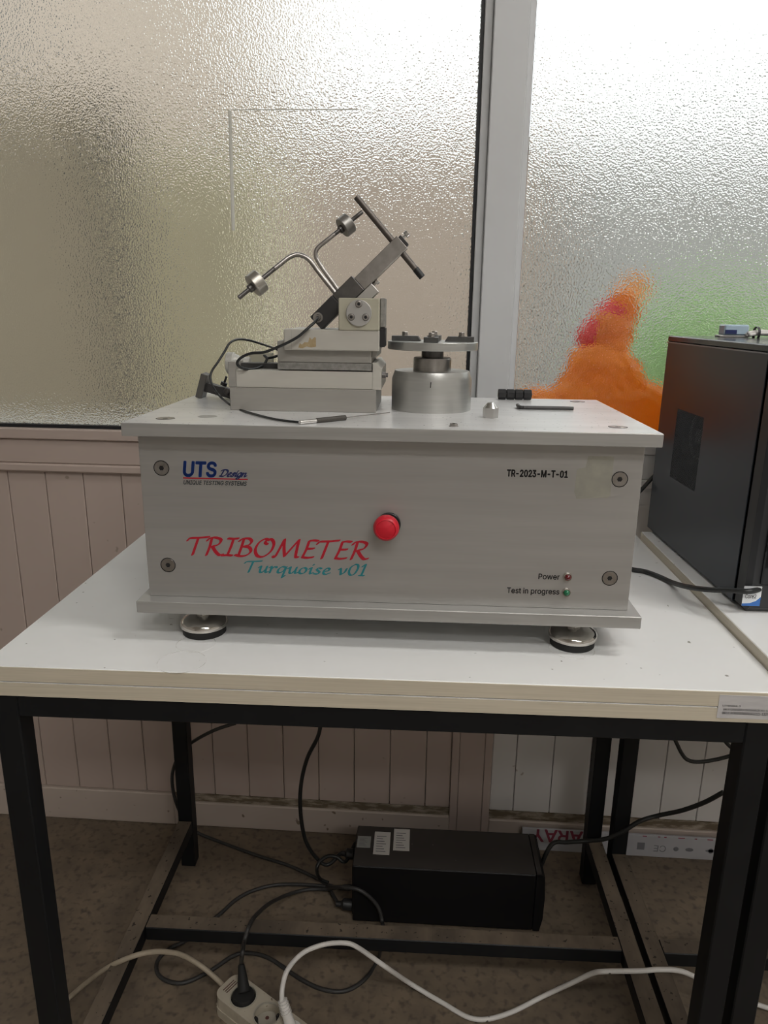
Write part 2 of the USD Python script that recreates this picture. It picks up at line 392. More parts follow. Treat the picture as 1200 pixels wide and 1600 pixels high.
for lx, ly, where in ((.40, -.90, 'behind the camera'), (1.30, -1.9, 'farthest from the windows'), (1.45, .40, 'nearest the windows')):  # panels added out of view to raise the interior light
    t = Thing('added_ceiling_light', f'added unseen white framed ceiling light panel {where}, above the room', 'ceiling light', (lx, ly, ZC - .07), group='added ceiling light panels')
    part(t, 'housing', cat(box(-.62, .62, -.17, -.155, 0, .07), box(-.62, .62, .155, .17, 0, .07), box(-.62, -.60, -.155, .155, 0, .07), box(.60, .62, -.155, .155, 0, .07), box(-.6, .6, -.155, .155, .05, .07)), added_lamp_housing)
    part(t, 'diffuser', box(-.60, .60, -.155, .155, .008, .014), added_lamp_light)

# ------------------------------------------------------------------ outside, seen blurred through the glass
solo('yard', box(-14, 14, W + .2, 20, -.35, -.25), yard_mat, 'paved yard outside the window', kind='structure')
solo('trim_2', box(WL - .1, WR + .1, W + .05, W + .30, .83, .885), stone_sill, 'stone sill outside the window', kind='structure')
def building(name, label, x0, x1, y0, y1, h, mat, wins):
    t = Thing(name, label, 'building', ((x0 + x1) / 2, y0, -.25))
    w2 = (x1 - x0) / 2
    part(t, 'wall', box(-w2, w2, 0, y1 - y0, 0, h), mat)
    part(t, 'eave', box(-w2 - .05, w2 + .05, -.10, y1 - y0, h, h + .07), stone_sill)
    for (cx, cz) in wins:
        f = part(t, 'window', cat(box(cx - .45, cx + .45, -.03, .02, cz - .06, cz), box(cx - .45, cx + .45, -.03, .02, cz + .9, cz + .96), box(cx - .45, cx - .39, -.03, .02, cz, cz + .9), box(cx + .39, cx + .45, -.03, .02, cz, cz + .9)), stone_sill)
        part(f, 'glazing', box(cx - .39, cx + .39, -.012, -.004, cz, cz + .9), dark_outdoor)
    return t
building('house', 'low pinkish building across the yard, left of the window post', -1.75, .70, 6.0, 9.0, 2.55, facade_pink, [])
building('house', 'low grey building across the yard, behind the right window', .83, 7.0, 6.3, 9.3, 2.45, facade_grey, [])
building('house', 'tall beige building across the yard at far left', -9.0, -1.95, 5.2, 9.0, 4.6, facade_beige, [(2.0, 3.0)])
solo('cream_pier', box(-1.00, -.58, 2.55, 2.95, -.25, 1.62, .01), cream_wall, 'cream masonry pier behind the left window', 'pier')
CBY = 2.30
cr, ctop = on_y(172, 400, CBY)[0], on_y(90, 155, CBY)[2]
t = Thing('metal_cabinet', 'brown metal cabinet standing outside behind the left window', 'cabinet', (cr, CBY, -.25))
part(t, 'body', box(-1.1, 0, .02, .22, 0, ctop + .25, .006), brown_steel)
part(t, 'door', box(-1.09, -.555, 0, .02, .05, ctop + .21, .004), brown_steel)
part(t, 'door', box(-.545, -.005, 0, .02, .05, ctop + .21, .004), brown_steel)
solo('dark_gap_strip', box(cr + .002, cr + .045, CBY, CBY + .05, -.25, ctop + .02, .004), dark_outdoor, 'dark upright strip standing in for the dark gap beside the brown cabinet outside', 'post')  # dark strip put in for the dark gap beside the cabinet

def blob(parts, noise_amp, freq, seed, length=.006):
    m = manifold3d.Manifold()
    for hull in parts:
        s = [manifold3d.Manifold.sphere(1.0, 24).scale(r).translate(c) for c, r in hull]
        m = m + (manifold3d.Manifold.batch_hull(s) if len(s) > 1 else s[0])
    m = m.refine_to_length(length)
    g = m.to_mesh()
    tm = trimesh.Trimesh(g.vert_properties[:, :3], g.tri_verts, process=True)
    trimesh.smoothing.filter_taubin(tm, iterations=12)
    n = tm.vertex_normals
    f = meshkit.fbm(tm.vertices * freq, 4, seed)
    crease = 1 - np.abs(2 * f - 1) * 2.2
    tm.vertices = tm.vertices + n * (crease * noise_amp)[:, None]
    return tm
bag = Thing('orange_sack', 'crumpled orange plastic sack against the outside of the right window', 'sack', (.35, W + .09, .885))
q = lambda x, z, dy=0.0: (x - .35, dy, z - .885)
part(bag, 'sack', blob([
    [(q(.42, .925), (.26, .055, .04)), (q(.36, .95, -.005), (.13, .06, .045))],
    [(q(.335, .965, -.012), (.10, .052, .05)), (q(.325, 1.03, -.005), (.062, .05, .05))],
    [(q(.33, 1.02), (.05, .045, .05)), (q(.338, 1.10, .01), (.035, .035, .04))],
    [(q(.34, 1.09, .01), (.028, .03, .03)), (q(.365, 1.145, .03), (.022, .022, .03))],
    [(q(.19, .955), (.10, .05, .025)), (q(.30, .95), (.05, .05, .04))],
    [(q(.40, .965, -.005), (.05, .05, .045)), (q(.45, .95), (.05, .05, .03))]], .011, 16, 3), orange_film, smooth=True)
part(bag, 'tail', blob([[(q(.350, 1.105, .05), (.024, .02, .028)), (q(.372, 1.150, .085), (.022, .018, .024)), (q(.410, 1.190, .13), (.022, .018, .022))]], .004, 30, 5), orange_pale, 'pale orange twisted tip', smooth=True)
part(bag, 'neck', blob([[(q(.313, 1.090, .012), (.034, .040, .026)), (q(.345, 1.130, .03), (.032, .036, .026))]], .005, 30, 6), red_film, 'red wrapped neck', smooth=True)
shrub = Thing('shrub', 'green leafy shrub outside, right of the orange sack', 'shrub', (.92, 2.45, -.25))
part(shrub, 'stem', cat([tube([(0, 0, 0), (dx * .4, dy * .4, .5), (dx, dy, 1.15)], .012, 6, 4) for dx, dy in ((-.12, 0), (.1, .08), (.02, -.1), (.2, 0))]), dark_outdoor)
lv, lf = [], []
for k in range(1500):
    d = rng.normal(size=3); d /= np.linalg.norm(d)
    c = d * (rng.random() ** .4) * np.array([.42, .28, .32]) + [0, 0, 1.18]
    u, v, n = basis(rng.normal(size=3)); s = .025 + .02 * rng.random()
    i = len(lv); lv += [c - u * s, c + v * s * .45 + n * .004, c + u * s, c - v * s * .45 + n * .004]
    lf += [(i, i + 1, i + 2), (i, i + 2, i + 3)]
part(shrub, 'foliage', (np.array(lv), np.array(lf)), leaf_green, kind='stuff')

# ------------------------------------------------------------------ the tables
TW, TD = .8789, .592
TX, TY, TA = -.49138, .70426, math.degrees(.02117)
def tabletop(t, x0, x1, d, z0, z1, name, joined=True):
    p = part(t, name, box(x0, x1, .0012, d, z0, z1, .0008), laminate, 'white laminate board')
    part(p, 'edge_band', box(x0, x1, 0, .0012, z0 + .0006, z1 - .0008), edge_band, 'cream edge strip')
    return p
table = Thing('work_table', 'white topped table with black steel frame under the metal machine', 'table', (TX, TY, 0), TA)
zt = .75
top = tabletop(table, 0, TW, TD, zt - .0183, zt, 'tabletop')
tabletop(table, 0, TW, TD, zt - .0366, zt - .0192, 'lower_tabletop')
ZA, ZS = zt - .0366, .1137
for lx in (.0055, .8405):
    part(table, 'leg', box(lx, lx + .029, .0035, .0325, .002, ZA, .0015), frame_black)
    part(table, 'leg', box(lx, lx + .029, .5525, .5815, .002, ZA, .0015), frame_black)
part(table, 'apron', box(.0345, .8405, .0035, .0325, ZA - .0275, ZA, .0015), frame_black)
part(table, 'apron', box(.0345, .8405, .5525, .5815, ZA - .0275, ZA, .0015), frame_black)
def dusty_bar(t, x0, x1, y0, y1, z0, z1):
    p = part(t, 'stretcher', box(x0, x1, y0, y1, z0, z1, .0015), frame_black)
    part(p, 'dust_layer', box(x0 + .001, x1 - .001, y0 + .001, y1 - .001, z1, z1 + .0004), frame_dusty, 'brown dust on the bar')
for lx in (.0055, .8405):
    dusty_bar(table, lx, lx + .029, .0325, .5525, ZS - .027, ZS)
    part(table, 'side_rail', box(lx, lx + .029, .0325, .5525, ZA - .0275, ZA, .0015), frame_black)
dusty_bar(table, .0345, .8405, .283, .312, ZS - .027, ZS)
scuff = M('scuff', (.60, .59, .56), .6, c2=(.80, .80, .79), scale=(60, 60, 60), ramp=(.45, .55))
for px, py, r in ((306, 1006, .0225), (284, 1034, .0265), (893, 1014, .026)):
    lx, ly, _ = on_lz(table, px, py, zt)
    part(top, 'scuff_ring', ring((lx, ly, zt), (0, 0, 1), r, r + .0009, .00015, 40), scuff, 'faint grey foot ring mark')
# price / inventory label on the front edge
a, b = on_ly(table, 1125, 1086, -.0006), on_ly(table, 1122, 1122, -.0006)
lab = part(table, 'asset_label', box(a[0], TW - .0006, -.0004, 0, b[2], a[2]), label_film, 'whitish printed asset label')
def txt(s, x, y, z, h, width=None, bold=False, shear=0.0, depth=.00025, rot=0.0, fat=0.0):
    m = meshkit.text_mesh(s, h, depth, bold)
    v = m.vertices.copy(); v[:, 0] -= v[:, 0].min()
    if width:
        v[:, 0] *= width / np.ptp(v[:, 0])
    v[:, 0] += shear * v[:, 1]
    if fat:
        m.vertices = v; m = cat([m] + [m.copy().apply_translation([a * fat, b * fat, 0]) for a, b in ((1, 0), (-1, 0), (0, 1), (0, -1))]); v = m.vertices.copy()
    if rot:
        c, s_ = math.cos(rot), math.sin(rot); v[:, :2] = np.stack([v[:, 0] * c - v[:, 1] * s_, v[:, 0] * s_ + v[:, 1] * c], 1)
    m.vertices = v
    return facing(m, x, y, z)
l1, l2, l3 = on_ly(table, 1129, 1104, -.0005), on_ly(table, 1130, 1110, -.0005), on_ly(table, 1128, 1115.5, -.0005)
part(lab, 'print', cat(txt('UTM8BA.1', l1[0], -.0005, l1[2], .0022, .019, depth=.0001), txt('GRUP/DEMIRBAS-SAYMANLIK NO: 1/19', l2[0], -.0005, l2[2], .0026, .050, depth=.0001),
                       txt('SN12: 8790207880004511/1-1327++', l3[0], -.0005, l3[2], .0028, .052, True, depth=.0001)), black_paint, kind='stuff')

table2 = Thing('work_table', 'second white table at the right edge, carrying the computer tower', 'table', (TX, TY, 0), TA)
Z2 = .7635
tabletop(table2, TW + .0008, TW + 1.0, .548, Z2 - .0183, Z2, 'tabletop')
part(table2, 'side_edge_band', box(TW + .0002, TW + .0008, 0, .548, Z2 - .0178, Z2 - .0008), edge_band, 'cream edge strip')
ZA2 = Z2 - .0183
for lx, ly in ((.8795, .0035), (.8795, .512), (1.80, .0035), (1.80, .512)):
    part(table2, 'leg', box(lx, lx + .029, ly, ly + .029, .002, ZA2, .0015), frame_black)
part(table2, 'apron', box(.9085, 1.80, .0035, .0325, ZA2 - .0275, ZA2, .0015), frame_black)
part(table2, 'apron', box(.9085, 1.80, .512, .541, ZA2 - .0275, ZA2, .0015), frame_black)
dusty_bar(table2, .8795, .9085, .0325, .512, ZS - .027, ZS)
dusty_bar(table2, .9085, 1.80, .283, .312, ZS - .027, ZS)

# ------------------------------------------------------------------ the tribometer
tri = Thing('tribometer', 'silver metal test machine on the white table, with red stop button and turntable', 'test machine', (-.34109, .77818, .75), math.degrees(.01774))
MWD, MDP, ZT = .5874, .3126, .2628
ZB = .0527
part(tri, 'base_plate', box(.0010, .5862, 0, MDP, .0381, ZB, .0007), alu_edge)
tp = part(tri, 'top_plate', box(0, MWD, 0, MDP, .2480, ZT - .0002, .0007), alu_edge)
part(tp, 'brushed_sheen_face', box(.0007, MWD - .0007, .0007, MDP - .0007, ZT - .0006, ZT), alu_plate_sheen, 'brushed upper face with sky sheen painted in')  # thin paler sheet, sky reflection painted into its colour
LP = .0185
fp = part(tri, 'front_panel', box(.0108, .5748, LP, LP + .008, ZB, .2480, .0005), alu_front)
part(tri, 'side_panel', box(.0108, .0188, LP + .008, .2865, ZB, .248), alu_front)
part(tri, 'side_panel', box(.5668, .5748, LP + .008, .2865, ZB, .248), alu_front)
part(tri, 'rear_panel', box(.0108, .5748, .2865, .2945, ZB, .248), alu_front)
def countersunk(parent, p, axis, r):
    p, axis = np.asarray(p, float), np.asarray(axis, float)
    s = part(parent, 'screw', lathe([(r * 1.0, 0), (r * .97, .0004), (r * .42, .0004), (r * .34, .0002)], p, axis, 32), steel, smooth=20)
    part(s if s.count('/') < 5 else parent, 'hex_socket' if s.count('/') < 5 else 'screw_socket', cat(lathe([(r * .36, .00022), (0, .00022)], p, axis, 6), ring(p, axis, r * 1.0, r * 1.09, .0002)), black_paint)
for sx, sz in ((.0356, .2089), (.0356, .0922), (.5508, .2084), (.5508, .0920)):
    countersunk(fp, (sx, LP, sz), (0, -1, 0), .0083)
for sx, sy in ((.0370, .0380), (.5500, .0440), (.5540, .2850), (.0370, .2850)):
    countersunk(tp, (sx, sy, ZT), (0, 0, 1), .0098)
part(tp, 'hole_plug', cat(ring((.0796, .0600, ZT), (0, 0, 1), .0100, .0112, .0002), lathe([(.0100, .0001), (0, .0001)], (.0796, .06, ZT), (0, 0, 1), 32)), alu_edge)
for fx in (.0695, .5185):
    for fy in (.0365, .2760):
        f = tri.sub('levelling_foot')
        part(f, 'stem', cat(hexbar((fx, fy, .0235), (fx, fy, .0290), .0088), cyl((fx, fy, .022), (fx, fy, .0381), .0062)), steel_bright, smooth=30)
        part(f, 'cup', lathe([(.0255, .0095), (.0283, .0098), (.0290, .0125), (.0282, .0158), (.0255, .0188), (.0200, .0212), (.0120, .0236), (.0, .0244)], (fx, fy, 0), n=56), chrome, smooth=40)
        part(f, 'rubber_pad', lathe([(0, 0), (.0252, 0), (.0262, .001), (.0262, .0108), (0, .0108)], (fx, fy, 0), n=56), black_rubber, smooth=40)
# emergency stop, lamps
es = tri.sub('stop_button')
part(es, 'collar', cyl((.2958, LP, .1502), (.2958, LP - .0045, .1502), .0136, 36, .0008), black_plastic, smooth=30)
part(es, 'shaft', cyl((.2940, LP - .0045, .1500), (.2940, LP - .0125, .1500), .0085, 28), black_plastic, smooth=30)
part(es, 'mushroom', lathe([(0, .010), (.0120, .010), (.0143, .0125), (.0148, .0165), (.0138, .0215), (.0116, .0240), (.0108, .0240), (.0104, .0233), (.0085, .0240), (.0040, .0252), (0, .0255)], (.2935, LP, .1500), (0, -1, 0), 48), red_plastic, smooth=50)
for z, mt, nm in ((.0925, led_red, 'dark red power lamp'), (.0735, led_green, 'green test lamp')):
    l = tri.sub('indicator_lamp', nm)
    part(l, 'bezel', lathe([(.0052, 0), (.0052, .0012), (.0044, .0034), (.0040, .0034), (.0038, .0010), (0, .0010)], (.5026, LP, z), (0, -1, 0), 28), chrome, smooth=30)
    part(l, 'lens', lathe([(.0037, .001), (.0037, .0040), (.0026, .0060), (0, .0067)], (.5026, LP, z), (0, -1, 0), 24), mt, smooth=60)

# brush lettering: each glyph is a list of strokes in a box one capital high
def spl(P):
    return spline([(a, b, 0) for a, b in P], 8)[:, :2]
G = {
 'T': (.80, [[(-.08, .80), (.02, .93), (.25, .95), (.55, .97), (.92, 1.02)], [(.42, .95), (.36, .50), (.30, .0)]]),
 'R': (.86, [[(.22, .92), (.20, .5), (.12, 0)], [(.02, .82), (.12, .95), (.40, 1.0), (.68, .88), (.60, .62), (.28, .48)], [(.32, .50), (.52, .22), (.74, .02), (.90, .06)]]),
 'I': (.56, [[(.10, .97), (.32, .95), (.58, .98)], [(.36, .95), (.31, .5), (.22, .03)], [(-.02, .0), (.22, .03), (.44, .01)]]),
 'B': (.78, [[(.24, .93), (.20, .5), (.14, .02)], [(.04, .84), (.16, .96), (.46, 1.0), (.64, .84), (.52, .62), (.26, .53)], [(.30, .54), (.58, .50), (.70, .26), (.50, .04), (.22, -.01), (-.02, .06)]]),
 'O': (.98, [[(.62, .93), (.42, 1.0), (.16, .78), (.06, .38), (.22, .04), (.52, .0), (.82, .30), (.90, .70), (.76, .97), (.54, .96), (.46, .80), (.58, .70)]]),
 'M': (1.22, [[(-.06, .04), (.04, .0), (.14, .30), (.32, 1.0)], [(.32, 1.0), (.38, .55), (.50, .06)], [(.50, .06), (.74, .50), (1.02, 1.0)], [(1.02, 1.0), (1.02, .5), (1.04, .06), (1.16, .02)]]),
 'E': (.68, [[(.66, .97), (.44, .99), (.24, .95)], [(.24, .95), (.20, .5), (.10, .05)], [(.10, .03), (.34, .0), (.60, .05)], [(.20, .52), (.38, .52), (.54, .54)]]),
 'D': (.95, [[(.30, .95), (.26, .5), (.18, .05)], [(.02, .82), (.20, .98), (.60, .98), (.88, .70), (.78, .25), (.48, .0), (.05, .06)]]),
 'u': (.60, [[(.0, .44), (.12, .56), (.12, .30), (.14, .06), (.28, .02), (.46, .30)], [(.50, .56), (.47, .20), (.52, .02), (.64, .10)]]),
 'r': (.46, [[(.0, .46), (.12, .56), (.12, .28), (.10, .0)], [(.12, .30), (.26, .52), (.42, .54), (.44, .46)]]),
 'q': (.60, [[(.48, .52), (.28, .58), (.08, .36), (.06, .10), (.20, .02), (.42, .24), (.50, .54)], [(.52, .56), (.47, .15), (.42, -.40)], [(.42, -.40), (.56, -.22)]]),
 'o': (.56, [[(.34, .56), (.12, .42), (.08, .12), (.24, .0), (.44, .16), (.46, .44), (.32, .56)]]),
 'i': (.30, [[(.0, .44), (.14, .56), (.12, .20), (.16, .02), (.30, .12)], [(.20, .80), (.22, .84)]]),
 's': (.44, [[(.40, .50), (.26, .57), (.12, .45), (.22, .32), (.34, .18), (.24, .02), (.02, .05)]]),
 'e': (.52, [[(.10, .26), (.36, .34), (.40, .50), (.26, .57), (.10, .36), (.10, .10), (.26, .0), (.48, .14)]]),
 'v': (.52, [[(.0, .46), (.10, .56), (.16, .25), (.20, .02)], [(.20, .02), (.40, .24), (.46, .56)]]),
 '0': (.64, [[(.36, .98), (.12, .72), (.08, .28), (.24, .0), (.46, .14), (.56, .62), (.50, .92), (.34, .98)]]),
 '1': (.40, [[(.10, .78), (.26, .98), (.24, .5), (.20, .0)], [(.06, .0), (.36, .0)]]),
 'g': (.56, [[(.48, .52), (.28, .58), (.08, .36), (.08, .10), (.22, .02), (.42, .24), (.50, .54)], [(.50, .54), (.44, .0), (.30, -.36), (.06, -.30), (.20, -.10), (.56, .10)]]),
 'n': (.62, [[(.0, .46), (.12, .56), (.12, .28), (.08, .0)], [(.12, .28), (.30, .54), (.46, .50), (.44, .16), (.50, .02), (.66, .12)]]),
 ' ': (.34, []),
}
def brush(text, x, z, width, cap, nib=(.055, .018), ang=.6, shear=.22, depth=.00025, gap=.06, slope=0.0):
    el = affinity.rotate(affinity.scale(Point(0, 0).buffer(1, 8), *nib), ang, use_radians=True)
    shapes, cx = [], 0.0
    for ch in text:
        w, strokes = G[ch]
        for st in strokes:
            P = spl(st) if len(st) > 2 else np.linspace(st[0], st[1], 4)
            dabs = [affinity.translate(el, cx + a + shear * b, b) for a, b in P]
            shapes += [a.union(b).convex_hull for a, b in zip(dabs, dabs[1:])]
        cx += w + gap
    g = unary_union(shapes)
    b = g.bounds
    g = affinity.translate(g, -b[0], 0)
    g = affinity.scale(g, width / (b[2] - b[0]), cap, origin=(0, 0)).simplify(cap * .004)
    return facing(prism(g, depth), x, LP, z)
part(fp, 'lettering', brush('TRIBOMETER', .0590, .1060, .2145, .0218, nib=(.092, .032)), red_paint, 'red handwritten style TRIBOMETER lettering')
part(fp, 'lettering', brush('Turquoise v01', .1260, .0862, .1450, .0140, nib=(.088, .032)), teal_paint, 'turquoise handwritten style Turquoise v01 lettering')
part(fp, 'lettering', txt('UTS', .0600, LP, .2004, .0166, .0380, True, .12, fat=.00045), blue_paint, 'bold blue UTS logo letters')
part(fp, 'lettering', brush('Design', .1012, .2010, .0330, .0078, nib=(.15, .055), shear=.40, gap=.0), navy_paint, 'dark blue script Design lettering')
part(fp, 'lettering', facing(prism([(0, 0), (.0745, 0), (.0745, .0013), (0, .0013)], .00025), .0600, LP, .1974), red_paint, 'red rule under the logo')
part(fp, 'lettering', txt('UNIQUE TESTING SYSTEMS', .0600, LP, .1907, .0047, .0725, False, .2, fat=.00016), grey_paint, 'small grey slanted line of capitals')
part(fp, 'lettering', txt('TR-2023-M-T-01', .4265, LP, .2090, .0074, .0670, True, fat=.00022), black_paint, 'black serial line TR-2023-M-T-01')
part(fp, 'lettering', txt('Power', .4697, LP, .0885, .0065, .0240, fat=.00014), black_paint, 'black Power caption')
part(fp, 'lettering', txt('Test in progress', .4345, LP, .0703, .0065, .0602, fat=.00014), black_paint, 'black Test in progress caption')
part(fp, 'tape_residue', facing(prism(Polygon([(.0, .008), (.003, 0), (.036, .002), (.040, .004), (.040, .049), (.012, .049), (.010, .036), (.001, .034)]), .00006), .5022, LP, .1850), tape_stain, 'faint yellowish rectangle left by tape')

# linear stage on top of the machine
st = tri.sub('cross_slide', 'grey two-axis slide')
FY = .1189
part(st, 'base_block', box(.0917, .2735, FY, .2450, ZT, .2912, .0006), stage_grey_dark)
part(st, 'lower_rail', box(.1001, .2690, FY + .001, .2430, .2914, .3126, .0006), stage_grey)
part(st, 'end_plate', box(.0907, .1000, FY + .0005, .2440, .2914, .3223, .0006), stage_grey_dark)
part(st, 'end_plate', place(prism([(0, 0), (.0106, 0), (.0106, .0245), (.004, .0320), (0, .0320)], .1230), (.2692, FY + .124, .2914), (1, 0, 0), (0, 0, 1), (0, -1, 0)), stage_grey)
part(st, 'rail_way', box(.1005, .1520, FY + .028, .1700, .3126, .3190, .0004), black_oxide)
part(st, 'rail_way', box(.1005, .1300, FY + .075, .2100, .3126, .3290, .0006), beige_block)
part(st, 'slide_shoe', box(.1520, .2680, FY + .0015, .2250, .3139, .3227, .0005), stage_worn)
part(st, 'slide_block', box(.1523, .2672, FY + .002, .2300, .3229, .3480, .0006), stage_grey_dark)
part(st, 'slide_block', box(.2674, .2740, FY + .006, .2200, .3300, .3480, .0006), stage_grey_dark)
ub = part(st, 'carriage', box(.1621, .2770, .1120, .2150, .3378, .3624, .0010), stage_grey)
part(ub, 'joint_line', box(.1712, .1715, .11195, .1121, .3382, .3620), stage_grey_dark)
part(ub, 'rust_stain', facing(prism(Polygon([(0, 0), (.002, .0055), (.0045, .0035), (.0075, .0065), (.012, .0062), (.014, .0125), (.0165, .0095), (.020, .0128), (.0215, .0118), (.0215, .0015), (.016, .0005), (.010, .0015), (.005, -.0008)]), .00006), .1795, .1120, .3408), brown_stain, 'yellow brown stain')
kp = (.0775, .168, .3172)
part(st, 'adjusting_knob', lathe([(0, 0), (.0128, 0), (.0138, .001), (.0138, .0088), (.0128, .0098), (.0122, .0098), (.0100, .0150), (.0075, .0185), (.0075, .030), (0, .030)], kp, (1, 0, 0), 60), knurl, smooth=30)
h = (.2798, FY + .012, .3085)
part(st, 'clamp_bolt', cat(hexbar(h, (h[0] + .005, h[1], h[2]), .0042), cyl((h[0] + .005, h[1], h[2]), (h[0] + .0075, h[1], h[2]), .0026, 16)), steel_dark)
bb = part(st, 'bearing_block', box(.2284, .2769, .1105, .1330, .3620, .3990, .0010), beige_block, 'beige bearing block')
part(st, 'bearing_block', box(.2284, .2769, .1650, .1880, .3624, .3990, .0010), beige_block, 'beige bearing block')
part(st, 'bearing_cap', lathe([(.0152, 0), (.0152, .0022), (.0146, .0028), (0, .0028)], (.2528, .1105, .3820), (0, -1, 0), 56), M('cap_metal', (.45, .44, .42), .4, .5), smooth=30)
for sx, sz in ((.2526, .3922), (.2439, .3773), (.2609, .3773)):
    hd, sk = cap_screw((sx, .1077, sz), (0, -1, 0), .0037, .0012)
    part(st, 'cap_screw', hd, steel, smooth=30)
    part(st, 'screw_socket', cat(sk, ring((sx, .1077, sz), (0, -1, 0), .0037, .0041, .0002, 24)), black_paint)
part(st, 'stop_plate', box(.2771, .2830, .1250, .1600, .3655, .3995, .0008), stage_worn)
part(st, 'stop_plate', box(.2771, .2835, .1240, .1600, .3425, .3650, .0006), black_plastic)
# load arm
arm = tri.sub('load_arm', 'dark steel tilted load arm')
A0 = np.array([.1904, 0, .3765]); al = math.radians(43.7)
e1, e2, e3 = np.array([math.cos(al), 0, math.sin(al)]), np.array([math.sin(al), 0, -math.cos(al)]), np.array([0, 1.0, 0])
def ab(u0, u1, w0, w1, y0, y1, b=.0006):
    return place(box(u0, u1, w0, w1, y0, y1, b), A0, e1, e2, e3)
def ap(u, w, y):
    return A0 + e1 * u + e2 * w + e3 * y
def fixwind(m):
    if m.volume < 0:
        m.invert()
    return m
part(arm, 'sensor_block', fixwind(ab(0, .0374, 0, .0207, .137, .160)), black_oxide)
part(arm, 'clamp_block', fixwind(ab(.0378, .0705, 0, .0222, .137, .160)), steel_dark)
part(arm, 'beam', fixwind(ab(.0707, .1411, .0042, .0226, .1375, .1575)), rod_steel)
part(arm, 'beam_cap', fixwind(ab(.1412, .1450, .0062, .0206, .1390, .156)), black_oxide)
part(arm, 'pivot_bracket', fixwind(ab(.052, .082, .0222, .036, .140, .157)), steel_bright)
c0 = on_ly(tri, 497, 496, .137)
part(arm, 'cable_socket', cat(ring(c0, (0, -1, 0), .0038, .0060, .0022), ring(c0, (0, -1, 0), .0018, .0034, .0040)), steel, smooth=30)
r0, r1 = on_ly(tri, 556.5, 307.5, .147), on_ly(tri, 660, 433.5, .147)
dd = (r1 - r0) / np.linalg.norm(r1 - r0)
part(arm, 'pin_rod', cyl(r0, r1 - dd * .013, .0037, 24, .0003), M('rod_brown', (.11, .095, .085), .4, .6), smooth=30)
part(arm, 'pin_chuck', cat(cyl(r1 - dd * .013, r1, .0040, 24, .0004), *[ring(r1 - dd * k, dd, .0040, .0044, .0008, 24) for k in (.0125, .010, .0075, .005)]), black_plastic, smooth=30)
s0 = ap(.1450, .010, .147)
part(arm, 'set_screw', cat(cyl(s0, s0 + e1 * .004, .0018, 12), cyl(s0 + e1 * .004, s0 + e1 * .0085, .0042, 24, .0005)), steel_bright, smooth=30)
s1 = ap(.074, .0245, .150)
part(arm, 'set_screw', cat(cyl(s1 + e1 * .0, s1 + e1 * .012, .0022, 12), cyl(s1 + e1 * .012, s1 + e1 * .016, .0040, 20, .0005)), steel_bright, smooth=30)
def bent(pts, lys):
    return np.array([on_ly(tri, x, y, l) for (x, y), l in zip(pts, lys)])
PA = bent([(527, 462), (512, 443), (497, 424), (485, 408), (475, 400.5), (463, 398), (451, 402.5), (438, 412.5), (428, 420.5)], [.147, .147, .147, .1465, .146, .145, .142, .138, .135])
part(arm, 'weight_rod', tube(PA, .0029, 14), rod_steel, smooth=True)
tA0, tA1 = on_ly(tri, 429, 419.5, .1353), on_ly(tri, 373, 465.5, .114)
part(arm, 'threaded_end', cyl(tA0, tA1, .0027, 16, .0003), steel_dark, smooth=30)
dA = (tA1 - tA0) / np.linalg.norm(tA1 - tA0)
wA = tA0 + (tA1 - tA0) * .50
def weight(c, d, r, h):
    return lathe([(0, 0), (r * .35, 0), (r * .93, 0), (r, r * .07), (r, h - r * .07), (r * .93, h), (0, h)], c - d * h / 2, d, 56)
part(arm, 'weight', weight(wA, dA, .0142, .0135), M('weight_metal', (.42, .40, .36), .36, .85), smooth=30)
part(arm, 'lock_nut', cyl(wA + dA * .006, wA + dA * .0125, .0050, 24, .0006), steel_dark, smooth=30)
PB = bent([(532, 458), (519, 440), (508, 425), (498, 410), (493.5, 401), (494, 391.5), (500, 384), (510, 376), (523, 365.5)], [.152, .152, .152, .152, .152, .152, .153, .154, .156])
part(arm, 'weight_rod', tube(PB, .0026, 14), rod_steel, smooth=True)
tB0, tB1 = on_ly(tri, 522, 366.5, .156), on_ly(tri, 566, 331, .172)
part(arm, 'threaded_end', cyl(tB0, tB1, .0025, 16, .0003), steel_dark, smooth=30)
dB = (tB1 - tB0) / np.linalg.norm(tB1 - tB0)
wB = on_ly(tri, 540.5, 352, .163)
part(arm, 'weight', weight(wB, dB, .0122, .0125), M('weight_metal_dull', (.32, .31, .29), .4, .8), smooth=30)
part(arm, 'lock_nut', cyl(wB - dB * .0105, wB - dB * .005, .0046, 24, .0006), steel_dark, smooth=30)
# turntable
tt = tri.sub('turntable', 'round silver turntable')
cx, cy = .3421, .1731
part(tt, 'drum', lathe([(0, 0), (.0513, 0), (.0513, .0385), (.0476, .0492), (0, .0492)], (cx, cy, ZT), n=96), alu_turned, smooth=25)
part(tt, 'index_mark', facing(prism([(0, 0), (.0010, 0), (.0015, .0068), (.0003, .0066)], .0004), .3395, cy - .0514, .2948), black_paint)
part(tt, 'hub', lathe([(0, 0), (.0243, 0), (.0243, .0142), (.0238, .0158), (.0222, .0168), (0, .0168)], (cx, cy, ZT + .0492), n=72), steel, smooth=30)
part(tt, 'neck', lathe([(0, 0), (.0141, 0), (.0141, .0110), (0, .0110)], (cx, cy, ZT + .0660), n=48), steel_dark, smooth=30)
ZD = .3385
jaw_steel = M('jaw_steel', (.10, .10, .098), .4, .5, c2=(.075, .074, .072), scale=(80, 80, 80))
part(tt, 'disc', lathe([(0, 0), (.0565, 0), (.0573, .0008), (.0573, .0092), (.0567, .0100), (0, .0100)], (cx, cy, ZD), n=120), alu_turned, smooth=25)
